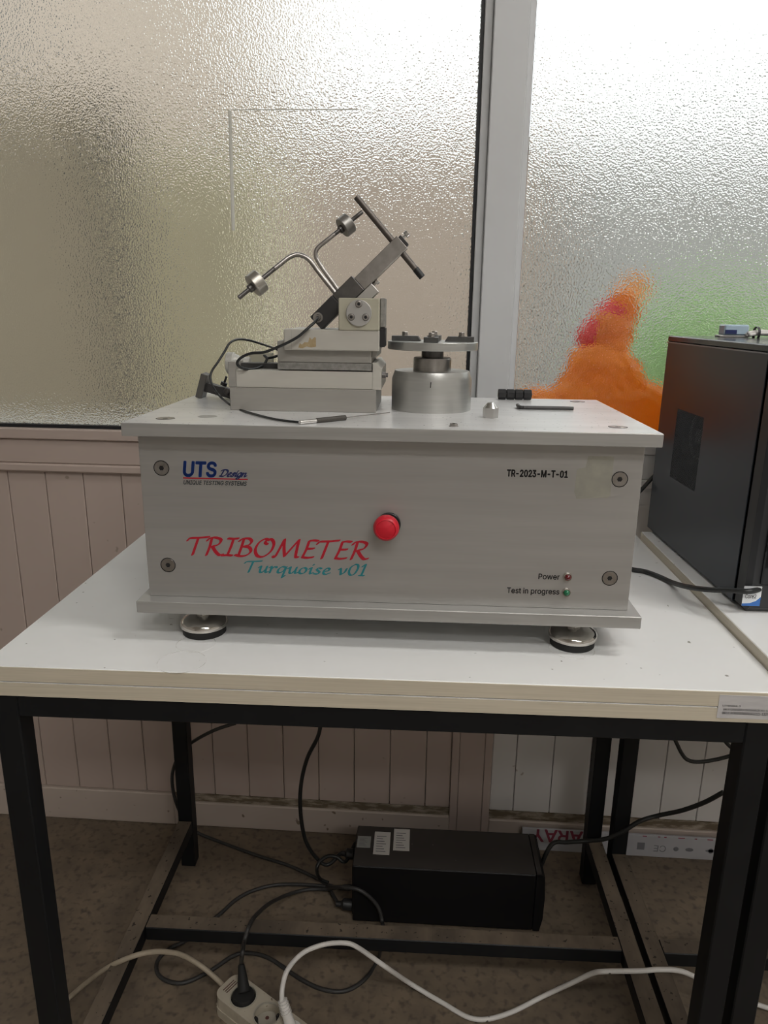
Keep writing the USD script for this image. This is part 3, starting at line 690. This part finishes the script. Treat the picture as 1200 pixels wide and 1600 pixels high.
for k in range(4):
    a = math.radians(180 + 90 * k - 4)
    er, et = np.array([math.cos(a), math.sin(a), 0]), np.array([-math.sin(a), math.cos(a), 0])
    prof = Polygon([(.0150, 0), (.0520, 0), (.0520, .0062), (.0190, .0062)])
    o = np.array([cx, cy, ZD + .0100])
    jaw = place(prism(prof, .0170), o - et * .0085, er, (0, 0, 1), np.cross(er, (0, 0, 1)) * -1 if np.dot(np.cross(er, (0, 0, 1)), et) < 0 else et)
    part(tt, 'clamp_jaw', fixwind(jaw), jaw_steel)
    p = o + er * .036 + np.array([0, 0, .0062])
    part(tt, 'jaw_screw', cat(cyl(p, p + [0, 0, .001], .0042, 24), hexbar(p + [0, 0, .001], p + [0, 0, .0052], .0040)), steel, smooth=20)

# sensor cable with its probe: plugged into the arm block, resting on the plate
wire = Thing('sensor_cable', 'thin black probe cable looping from the load arm down to the top plate', 'cable', tri.loc, math.degrees(tri.a))
LZp = lambda x, y, z=.0018: on_lz(tri, x, y, ZT + z)
pts = [c0 + [0, -.004, 0], on_ly(tri, 493, 502, .118), on_ly(tri, 482, 512, .108), on_ly(tri, 466, 526, .105), on_ly(tri, 448, 536, .104), on_ly(tri, 430, 544, .104), on_ly(tri, 412, 550.5, .104),
       on_ly(tri, 393, 552, .106), on_ly(tri, 378, 558, .108), on_ly(tri, 371, 566, .110), on_ly(tri, 374, 573, .112), on_ly(tri, 386, 577, .120), on_ly(tri, 400, 576.5, .135), on_ly(tri, 412, 570, .150), on_ly(tri, 417, 560, .158),
       on_ly(tri, 413, 555.5, .165), on_ly(tri, 419, 559.5, .170), on_ly(tri, 434, 556, .172), on_ly(tri, 443, 553, .232)]
part(wire, 'cable', tube(pts, .0017, 10), cable_black, smooth=True)
pts2 = [on_ly(tri, 436, 548, .235), on_ly(tri, 428, 544, .234), on_ly(tri, 410, 538, .20), on_ly(tri, 388, 531.5, .17), on_ly(tri, 371, 530.5, .15), on_ly(tri, 359, 536, .13), on_ly(tri, 351, 549, .12), on_ly(tri, 341, 565, .11), on_ly(tri, 331, 580, .105),
        on_ly(tri, 329, 592, .10), on_ly(tri, 334, 606, .095), on_ly(tri, 346, 621.5, .088), LZp(366, 636.5), LZp(392, 645.5), LZp(430, 655), LZp(468, 660)]
part(wire, 'cable', tube(pts2, .0014, 10), cable_black, smooth=True)
p0, p1, p2, p3 = LZp(468, 660, .0026), LZp(494, 657.5, .0026), LZp(540, 652.5, .0030), LZp(609, 644.5, .001)
part(wire, 'ferrule', cyl(p0, p1, .0024, 20, .0003), steel_bright, smooth=30)
part(wire, 'probe_handle', cyl(p1, p2, .0030, 20, .0006), M('probe_dark', (.055, .048, .040), .5), smooth=30)
part(wire, 'probe_tip', cyl(p2, p3, .0006, 10), steel, smooth=30)

def mthing(name, label, c, lx, ly):
    """A thing lying on the machine's top plate, with its own base there."""
    w = tri.world([(lx, ly, ZT)])[0]
    return Thing(name, label, c, w, math.degrees(tri.a))
t = mthing('cone_nut', 'small steel hexagonal nut with conical top on the metal plate', 'nut', .4126, .0995)
part(t, 'hexagon', lathe([(0, 0), (.0090, 0), (.0094, .0005), (.0094, .0120), (0, .0120)], n=6, phase=.25), steel_bright)
part(t, 'cone', lathe([(.0087, .0120), (.0040, .0182), (.0025, .0186), (0, .0186)], n=36), steel_bright, smooth=30)
t = mthing('hex_nut', 'tiny steel nut lying at the front edge of the metal plate', 'nut', .3655, .0225)
part(t, 'body', lathe([(.0018, 0), (.0044, 0), (.0046, .0004), (.0046, .0030), (.0042, .0034), (.0018, .0034), (.0018, 0)], n=6, phase=.2), steel)
part(t, 'washer', lathe([(.002, 0), (.0052, 0), (.0052, .0007), (.002, .0007)], n=24), steel_bright, smooth=30)
t = mthing('hex_key', 'black hexagon key lying on the metal plate at right', 'hex key', .4930, .1835)
part(t, 'long_arm', hexbar((.0350, .0, .0026), (-.0300, -.0005, .0026), .0026), black_oxide)
part(t, 'bend', tube([(-.0300, -.0005, .0026), (-.0335, .0005, .0027), (-.0352, .0035, .0030), (-.0352, .0180, .0034)], .0026, 6), black_oxide)
t = mthing('weight_row', 'row of four black round weights at the rear edge of the metal plate', 'weights', .4648, .2920)
for k in range(4):
    part(t, 'segment', lathe([(0, 0), (.0070, 0), (.0078, .0008), (.0078, .0105), (.0070, .0113), (0, .0113)], (-.0240 + k * .0121, 0, .0078), (1, 0, 0), 8, math.pi / 8), black_plastic)
part(t, 'spindle', cyl((-.0243, 0, .0078), (.0245, 0, .0078), .003, 16), steel_dark, smooth=30)
t = mthing('clamp_bracket', 'black T-shaped steel bracket standing on the plate left of the slide', 'bracket', .0165, .2475)
L = lambda x, y, ly=.2475: on_ly(tri, x, y, ly) - np.array([.0165, .2475, ZT])
a, b = L(313.5, 620.5), L(322.5, 584)
ax = (b - a) / np.linalg.norm(b - a); sd = np.cross(ax, (0, 1.0, 0))
up = place(box(-.0046, .0046, -.012, .012, 0, np.linalg.norm(b - a), .0008), a + [0, 0, .0], sd, (0, 1.0, 0), ax)
part(t, 'upright_plate', fixwind(up), M('bracket_grey', (.12, .115, .105), .45, .5))
a, b = L(322, 604), L(372, 618, .235)
ax = (b - a) / np.linalg.norm(b - a); sd = np.cross(ax, (0, 1.0, 0)); sd /= np.linalg.norm(sd)
part(t, 'arm', fixwind(place(box(-.0062, .0062, -.008, .008, 0, np.linalg.norm(b - a), .0008), a, sd, np.cross(ax, sd), ax)), black_oxide)
c = L(355.5, 612, .232)
part(t, 'ball_knob', lathe([(.0055 * math.sin(s), -.0055 * math.cos(s)) for s in np.linspace(.001, math.pi - .001, 12)], c, (0, 0, 1), 20), steel_dark, smooth=60)
c = L(350, 600, .240)
part(t, 'thumb_screw', cat(cyl(c, c + np.array([.004, 0, .0105]), .0016, 12), cyl(c - np.array([.001, 0, .002]), c + np.array([.0008, 0, .0022]), .0046, 20)), black_plastic, smooth=30)

# ------------------------------------------------------------------ computer tower on the second table
pB = on_z(1011, 826, .7635); pF = on_z(1142, 941.5, .7635)
pa = math.atan2(pF[1] - pB[1], pF[0] - pB[0]) + math.pi / 2       # turn of the case about z
pc = Thing('computer_tower', 'dark grey computer tower with perforated side grille on the second table', 'computer', (pB[0], pB[1], .7635), math.degrees(pa))
# own frame: x to the right along the front, y away from the camera; the side sheet is x = 0, from y = 0 (back) to -SD (front)
SD, PH, PW = .348, .3360, .175
g0, g1 = (-.1840, -.0775), (.1135, .2255)                            # grille y and z ranges
fr = .0012
side = part(pc, 'side_panel', cat(box(0, fr, -SD, g0[0], .004, .3265), box(0, fr, g0[1], 0, .004, .3265), box(0, fr, g0[0], g0[1], .004, g1[0]), box(0, fr, g0[0], g0[1], g1[1], .3265)), pc_metal)
bars = []
step, yc, zc = .0042, (g0[0] + g0[1]) / 2, (g1[0] + g1[1]) / 2
for sgn in (1, -1):
    for k in range(-30, 31):
        d = k * step * 1.414
        lo, hi = (g0[0], g0[1])
        if sgn > 0:
            y0, y1 = max(lo, g1[0] - zc - d + yc), min(hi, g1[1] - zc - d + yc)
            if y1 - y0 < .002: continue
            p, q_ = (fr * .5, y0, zc + d + (y0 - yc)), (fr * .5, y1, zc + d + (y1 - yc))
        else:
            y0, y1 = max(lo, yc - (g1[1] - zc - d)), min(hi, yc - (g1[0] - zc - d))
            if y1 - y0 < .002: continue
            p, q_ = (fr * .5, y0, zc + d - (y0 - yc)), (fr * .5, y1, zc + d - (y1 - yc))
        bars.append(cyl(p, q_, .00075, 4))
part(side, 'grille_mesh', cat(bars), M('grille_metal', (.075, .078, .083), .4, .4), kind='stuff')
part(pc, 'inner_chassis', box(.030, PW - .002, -SD + .01, -.004, .01, .32), ups_side)
part(pc, 'fan_ring', cat(lathe([(.034, 0), (.036, 0), (.036, .003), (.034, .003), (.034, 0)], (.020, -.123, .188), (1, 0, 0), 48), cyl((.02, -.123, .188), (.028, -.123, .188), .012, 24)), silver_plastic, smooth=30)
part(pc, 'top_cover', box(-.0006, PW, -SD - .002, .001, .3285, PH + .002, .0015), M('pc_lid', (.06, .062, .068), .13, .3))
part(pc, 'top_seam', box(-.0024, .002, -SD, 0, .3264, .3282), pc_seam_glint, 'seam under the lid with its highlight painted in')  # highlight along the seam painted as a paler strip
part(pc, 'far_side_panel', box(PW - fr, PW, -SD, 0, .004, .3285), pc_metal)
part(pc, 'rear_panel', box(fr, PW - fr, -.0015, 0, .004, .3285), pc_metal)
part(pc, 'bottom_panel', box(fr, PW - fr, -SD, -.0015, .003, .0055), pc_metal)
bz = part(pc, 'front_bezel', box(.0005, PW, -SD - .034, -SD - .0008, .0015, PH + .001, .006), pc_plastic)
FYB = -SD - .034
part(pc, 'front_door', box(.0155, PW - .012, FYB - .004, FYB, .0400, .2060, .0015), black_gloss, 'glossy black front door')
part(pc, 'drive_cover', box(.0155, PW - .012, FYB - .003, FYB, .2075, .3200, .001), silver_plastic, 'silver drive cover')
bc = on_ly(pc, 1172, 933, FYB - .0002)
bd = part(pc, 'badge', facing(prism(sbox(-.0105, -.0125, .0105, .0125).buffer(.001), .0005), bc[0] + .002, FYB, bc[2] + .0015), M('badge_white', (.72, .74, .76), .25), 'white and blue processor badge')
part(bd, 'badge_swoosh', facing(prism(Polygon([(-.0115, -.0135), (.0115, -.0135), (.0115, -.001), (.006, -.0065), (-.001, -.0095), (-.0115, -.0105)]), .0002), bc[0] + .002, FYB - .0005, bc[2] + .0015), badge_blue)
part(bd, 'badge_print', txt('Core2', bc[0] - .0065, FYB - .0005, bc[2] - .0015, .0055, .014, depth=.0002), black_paint)
for y in (-.05, -SD + .03):
    for xx in (.02, PW - .02):
        part(pc, 'foot', cyl((xx, y, 0), (xx, y, .004), .009, 20), black_rubber)
# things lying on the tower
PTOP = pB[2] + PH + .002
PTOP += .0002
o = on_z(1144, 526.5, PTOP)
t = Thing('cable_adapter', 'pale blue plastic connector lying on top of the computer tower', 'connector', o, math.degrees(pa))
part(t, 'body', box(-.0185, .0205, -.012, .012, .0030, .0195, .002), clear_blue)
part(t, 'socket', box(-.0175, .0005, -.0135, -.0118, .0050, .0115), navy_paint, 'dark socket opening')
part(t, 'base', box(-.024, .022, -.010, .012, 0, .0032, .001), cable_white)
t = Thing('cable_bundle', 'coiled white cable lying on top of the computer tower', 'cable', on_z(1167, 527.5, PTOP), math.degrees(pa))
part(t, 'cable', cat([tube([(0, dy, .004 + dz), (.02, dy + .002, .007 + dz), (.045, dy - .003, .006 + dz), (.065, dy + .004, .004 + dz)], .0026, 8) for dy, dz in ((-.006, 0), (0, .003), (.006, .0), (.002, -.0012))]), cable_white, smooth=True)
part(t, 'tie', lathe([(.010, 0), (.0105, 0), (.0105, .004), (.010, .004), (.010, 0)], (.012, 0, .0065), (1, 0, 0), 24), black_plastic)

# ------------------------------------------------------------------ power supply box on the floor
u0 = table.world([(.3772, .430, 0)])[0]
ups = Thing('power_supply_box', 'black box shaped power supply with three stickers on the floor', 'power supply', u0, TA - .4)
UL, UD, UH = .355, .112, .1295
sh = part(ups, 'housing', box(0, UL - .012, 0, UD, 0.003, UH, .0020), ups_side)
part(ups, 'top_face', box(.001, UL - .013, .0015, UD - .001, UH - .0005, UH + .0006), ups_top, 'dusty brownish black top')
part(ups, 'front_cap', place(prism(Polygon([(0, .003), (.012, .003), (.017, .03), (.018, .08), (.015, UH - .004), (.010, UH), (0, UH)]), UD), (UL - .0115, UD, 0), (1, 0, 0), (0, 0, 1), (0, -1, 0)), ups_side)
part(ups, 'cap_top', box(UL - .0112, UL - .002, .002, UD - .001, UH - .0005, UH + .0006), ups_top)
for a in (.02, UL - .06):
    for b in (.01, UD - .022):
        part(ups, 'foot', box(a, a + .02, b, b + .012, 0, .003), black_rubber)
def on_top(x, y): return on_lz(ups, x, y, UH + .0006)
for (x0, y0, x1, y1, x2, y2), mt, nm in (((559.5, 1306, 580, 1308, 578.5, 1325), sticker_grey, 'small grey sticker'), ((586, 1299.5, 610.5, 1301, 606, 1336), sticker_white, 'white sticker with bar code lines'), ((616, 1295, 640.5, 1297, 638.5, 1330), sticker_white, 'white sticker with printed lines')):
    a, b, c = on_top(x0, y0), on_top(x1, y1), on_top(x2, y2)
    s = part(ups, 'sticker', box(a[0], b[0], c[1], a[1], UH + .0006, UH + .0009), mt, nm)
    w, hh = b[0] - a[0], a[1] - c[1]
    rows = []
    for k in range(7):
        rows.append(box(a[0] + w * .15, a[0] + w * (.75 - .1 * (k % 3)), c[1] + hh * (.12 + .11 * k), c[1] + hh * (.15 + .11 * k), UH + .0009, UH + .0010))
    part(s, 'print', cat(rows), print_grey, kind='stuff')
part(ups, 'outlet_panel', box(-.0015, 0, .008, UD - .008, .012, UH - .010), black_plastic)

# plugs and cables: measured along the floor or at a height
def cable(name, label, pts, r, mat, extra=None, category='cable'):
    P = np.array(pts)
    b = P[np.argmin(P[:, 2])].copy(); b[2] = max(0, P[:, 2].min() - r)
    t = Thing(name, label, category, b)
    part(t, 'cord', tube(t.local(P), r, 10), mat, smooth=True)
    if extra:
        extra(t)
    return t
def plug(t, p, q, r, mat, name='plug'):
    p, q = t.local([p])[0], t.local([q])[0]
    d = (q - p); Ln = np.linalg.norm(d)
    part(t, name, lathe([(0, 0), (r * .45, 0), (r * .55, Ln * .3), (r, Ln * .45), (r, Ln * .95), (r * .9, Ln), (0, Ln)], p, d, 20), mat, smooth=35)
def fz(x, y, z=.0035): return on_z(x, y, z)
U = lambda x, y, z: ups.world([(x, y, z)])[0]
TB = lambda x, y, ly: table.world([on_ly(table, x, y, ly)])[0]

pu = U(-.004, .075, .092)
cable('mains_cable', 'black cable hanging from under the table down into the power supply box', [TB(503, 1118, .47), TB(497, 1150, .47), TB(480, 1185, .475), TB(470.5, 1225, .48), TB(469.5, 1268, .485), TB(477, 1312, .49), TB(494, 1340, .492), TB(512, 1351, .495), pu - [.026, 0, 0], pu - [.020, 0, 0]], .0038, cable_black,
      lambda t: plug(t, pu - [.026, 0, 0], pu, .0105, black_plastic))
pl = U(-.004, .060, .058)
jt = fz(514, 1384, .004)
cable('mains_cable', 'black cable curling in a small loop beside the power supply box', [jt + [-.002, .004, .004], fz(500, 1373, .012), TB(495, 1360, .48), TB(499, 1347, .485), TB(512, 1338, .49), TB(526, 1339, .49), TB(540, 1346, .49), U(-.005, .10, .095), U(-.002, .10, .093)], .0036, cable_black)
cable('mains_cable', 'grey black cable coming from the left rear leg to the power supply box', [TB(368, 1130, .585), TB(335, 1141, .587), TB(303, 1158, .590), TB(283, 1175, .592), TB(270, 1205, .593), TB(270.5, 1235, .593), TB(281, 1268, .593), fz(303, 1297, .02), fz(335, 1312), fz(400, 1336), fz(450, 1352), fz(490, 1370), fz(514, 1383), fz(532, 1388, .008), U(-.012, .045, .035), U(-.002, .045, .04)], .0035, cable_grey)
def p2(t):
    plug(t, U(-.034, .022, .020), U(-.0015, .022, .020), .011, black_plastic)
cable('mains_cable', 'dark cable lying in a wide loop on the floor in front of the power strip', [U(-.030, .022, .020), fz(521, 1400, .012), fz(515, 1390, .006), fz(500, 1384, .006), fz(440, 1382), fz(400, 1390), fz(370, 1405), fz(345, 1427), fz(318, 1449), fz(290, 1470), fz(265, 1482), fz(247, 1500), fz(246, 1520), fz(262, 1533), fz(290, 1535), fz(330, 1516), fz(362, 1495), fz(385, 1489), fz(420, 1497), fz(470, 1530), fz(505, 1546), fz(540, 1548), fz(570, 1530), fz(590, 1500, .004), TB(598, 1462, .322), TB(598, 1445, .400), TB(592, 1420, .416), TB(578, 1402, .418), TB(560, 1390, .420), TB(545, 1387, .428), TB(530, 1386, .45), fz(512, 1386, .016)], .0036, cable_grey, p2)

# power strip on the floor
def on_strip(x, y): return on_z(x, y, .040)
s0, s1 = on_z(366, 1546, .038), on_z(471, 1627, .038)
sa = math.atan2(s1[1] - s0[1], s1[0] - s0[0])
strip = Thing('power_strip', 'dirty beige three socket power strip on the floor at the bottom', 'power strip', (s0[0], s0[1], 0), math.degrees(sa))
SL = .230
outl = sbox(-.006, -.0105, SL - .055, .0105).buffer(.0165, 10)
low = prism(outl.buffer(.0015), .016); hi = prism(outl, .022); hi.apply_translation([0, 0, .016])
part(strip, 'lower_shell', low, strip_beige)
wells = [.022, .076, .130]
sock_c = [(w, 0) for w in wells]
hi = prism(outl.difference(unary_union([Point(*c).buffer(.0215, 16) for c in sock_c])), .022); hi.apply_translation([0, 0, .016])
part(strip, 'upper_shell', hi, strip_beige)
for k in range(3):
    part(strip, 'vent_slit', box(-.014 + k * .004, -.0128 + k * .004, -.012, .012, .038, .0384), hole_brown)
for c in sock_c:
    s = part(strip, 'socket', cat(ring((*c, .036), (0, 0, 1), .0205, .0225, .0030, 40), lathe([(.0208, .014), (.0208, .0205), (0, .0205)], (*c, .0), (0, 0, 1), 40)), socket_grey, smooth=30)
    for k in (1, -1):
        part(s, 'pin_hole', lathe([(.0032, .0207), (0, .0207)], (c[0] + .0065 * k, c[1] - .0065 * k, 0), (0, 0, 1), 16), hole_brown)
    part(s, 'earth_clip', box(c[0] + .010, c[0] + .0135, c[1] + .010, c[1] + .0155, .0205, .034), black_oxide)
    part(s, 'earth_clip', box(c[0] - .0155, c[0] - .010, c[1] - .0135, c[1] - .010, .0205, .034), black_oxide)
S = lambda x, y, z: strip.world([(x, y, z)])[0]
pk = S(wells[0], 0, .022)
q1 = on_y(377, 1507, pk[1] + .032)
def p3(t):
    a = t.local([pk])[0]
    part(t, 'plug', cat(lathe([(0, 0), (.0185, 0), (.0190, .002), (.0190, .016), (.0165, .022), (0, .024)], a, (0, 0, 1), 36)), black_rubber, smooth=35)
    b = t.local([pk + [0, .004, .020], q1])
    part(t, 'strain_relief', tube([b[0], (b[0] + b[1]) / 2 + [0, 0, .002], b[1]], np.linspace(.0105, .0052, 17), 14), black_rubber, smooth=True)
cable('mains_cable', 'black cable rising from the first socket of the power strip', [q1 - (q1 - pk) * .06, q1 + (q1 - pk) * .04, TB(378.5, 1490, .225), TB(381.5, 1472, .262), TB(388, 1450, .279), fz(394, 1438, .121), fz(402, 1428, .110), fz(422, 1411, .06), fz(450, 1398, .018), fz(480, 1390, .009), fz(510, 1389, .012), U(-.016, .030, .055), U(-.002, .030, .055)], .0037, cable_grey, p3)
wk = S(wells[2], 0, .022)
def p4(t):
    a = t.local([wk])[0]
    part(t, 'plug', cat(lathe([(0, 0), (.0185, 0), (.0190, .002), (.0190, .016), (.0165, .024), (0, .026)], a, (0, 0, 1), 36)), cable_white, smooth=35)
    b = t.local([wk + [0, .002, .022], on_z(441, 1562, .085)])
    m = (b[0] + b[1]) / 2
    part(t, 'strain_relief', tube([b[0], m, b[1]], np.linspace(.0095, .0060, 17), 14), cable_white, smooth=True)
    for k in np.linspace(.55, .95, 5):
        c = b[0] + (b[1] - b[0]) * k
        part(t, 'relief_rib', ring(c, b[1] - b[0], .0055, .0100 - .0022 * k, .0016, 20), cable_white, smooth=30)
cable('extension_cord', 'white cable curving from the power strip across the floor to the right', [on_z(440.5, 1566, .082), on_z(441, 1545, .092), TB(447, 1520, .215), TB(461, 1500, .238), TB(480, 1485, .255), TB(510, 1475, .265), TB(540, 1473.5, .266), TB(560, 1481, .262), TB(600, 1509, .235), fz(640, 1536, .022), fz(690, 1566, .006), fz(740, 1592, .005), fz(790, 1585, .005),
      fz(850, 1556, .012), fz(895, 1535, .06), fz(925, 1521, .10), fz(945, 1518, .122), fz(1000, 1517, .123), fz(1030, 1515, .123), fz(1062, 1517, .122), fz(1090, 1528, .10), fz(1140, 1551, .05), fz(1165, 1563, .03), fz(1215, 1580, .006)], .0040, cable_white, p4)
cable('extension_cord', 'dusty beige cord of the power strip arching over the left stretcher', [fz(70, 1592, .005), fz(108, 1559, .01), fz(135, 1536, .05), fz(165, 1514, .10), fz(195, 1499, .124), fz(225, 1489.5, .128), fz(255, 1487, .11), fz(285, 1492.5, .085), fz(315, 1510, .06), fz(340, 1531, .040), S(-.020, 0, .024), S(-.010, 0, .022)], .0042, cable_beige)
cable('mains_cable', 'black cable rising from the power supply box to the right table leg', [U(UL + .004, .060, .090), TB(862, 1319.5, .50), TB(885, 1316, .515), TB(915, 1314, .525), TB(945, 1311, .51), TB(972, 1300, .500), TB(1000, 1283, .500), TB(1030, 1274, .50), TB(1065, 1266.5, .48), TB(1100, 1254, .46), TB(1130, 1238, .44)], .0042, cable_black)
cable('mains_cable', 'black cable drooping under the tabletop beside the right table leg', [TB(1052, 1150, .45), TB(1058, 1163, .45), TB(1065, 1177, .45), TB(1074, 1187, .45), TB(1090, 1190.5, .45), TB(1115, 1187.5, .45), TB(1145, 1180, .45), TB(1190, 1166, .45)], .0035, cable_black)
cable('mains_cable', 'short black cable end under the tabletop behind the right leg', [TB(1130, 1155, .40), TB(1138, 1164, .40), TB(1148, 1172, .40), TB(1165, 1182, .40)], .0032, cable_black)
# on the tables
tz = lambda x, y, z=.0042: on_z(x, y, .75 + z)
cable('power_cable', 'black cable crossing the seam of the two tables in front of the computer tower', [tz(930, 868), tz(960, 878), tz(986, 889), tz(1008, 893), tz(1030, 901), tz(1050, 910, .006), tz(1070, 916, .020), tz(1090, 919.5, .030), tz(1110, 921.5, .036), tz(1140, 922.5, .042), tz(1168, 924, .046), tz(1185, 921, .046), tz(1205, 913, .046), tz(1240, 896, .046)], .0036, cable_black)
cable('power_cable', 'black cable hanging behind the machine beside the computer tower', [TB(975, 800, .58), TB(992, 776, .582), TB(1003, 764.5, .584), TB(1013, 753.5, .586), TB(1024, 742, .588), TB(1045, 722, .592)], .0036, cable_black)

# printed carton strip lying against the wall
c0_, c1_ = on_y(835, 1326, W - .012), on_y(1200, 1341, W - .012)
cs = Thing('carton_strip', 'pale printed carton strip standing upside down along the wall on the floor', 'carton', (c0_[0] - .03, W - .012, 0), 0)
CL = .62
part(cs, 'board', box(0, CL, -.006, 0, 0, .0540, .0008), carton)
def flipped(m, x, z, d=.0063):
    """Lettering turned upside down on the strip's face."""
    v = m.vertices.copy(); v[:, :2] *= -1; m = m.copy(); m.vertices = v
    return facing(m, x, -.006, z)
def cpx(x, y): p = on_y(x, y, W - .018); return p[0] - cs.loc[0], p[2]
xs, zs = cpx(912, 1305)
part(cs, 'print', flipped(meshkit.text_mesh('ARAY', .030, .0002, True), cpx(912, 1300)[0], .0530), print_red, 'dark red capitals ARAY upside down')
dots = [facing(prism(sbox(0, 0, w, .0022), .0002), cpx(px, 1308)[0], -.006, .0505) for px, w in ((1004, .009), (1028, .005), (1038, .005), (1060, .014), (1086, .005), (1106, .012), (1125, .010))]
part(cs, 'print', cat(dots), print_red, 'cut off red letter tops', kind='stuff')
cex = cpx(1042, 1321)[0]
part(cs, 'print', cat(flipped(meshkit.text_mesh('CE', .0155, .0002), cex, .0300), *[facing(prism(affinity.scale(Point(0, 0).buffer(1, 12), a, b), .0002), cpx(px, 1321)[0], -.006, .0235) for px, a, b in ((1057, .0055, .0055), (1078, .0085, .0045), (1112, .0115, .0035), (1112, .005, .0065))], facing(prism(sbox(-.008, -.009, .008, .009), .0002), cpx(1002, 1316)[0], -.006, .026), facing(prism(sbox(-.004, -.004, .004, .004).difference(sbox(-.003, -.003, .003, .003)), .0002), cpx(1182, 1333)[0], -.006, .026)), print_grey, 'grey CE mark and round symbols upside down', kind='stuff')
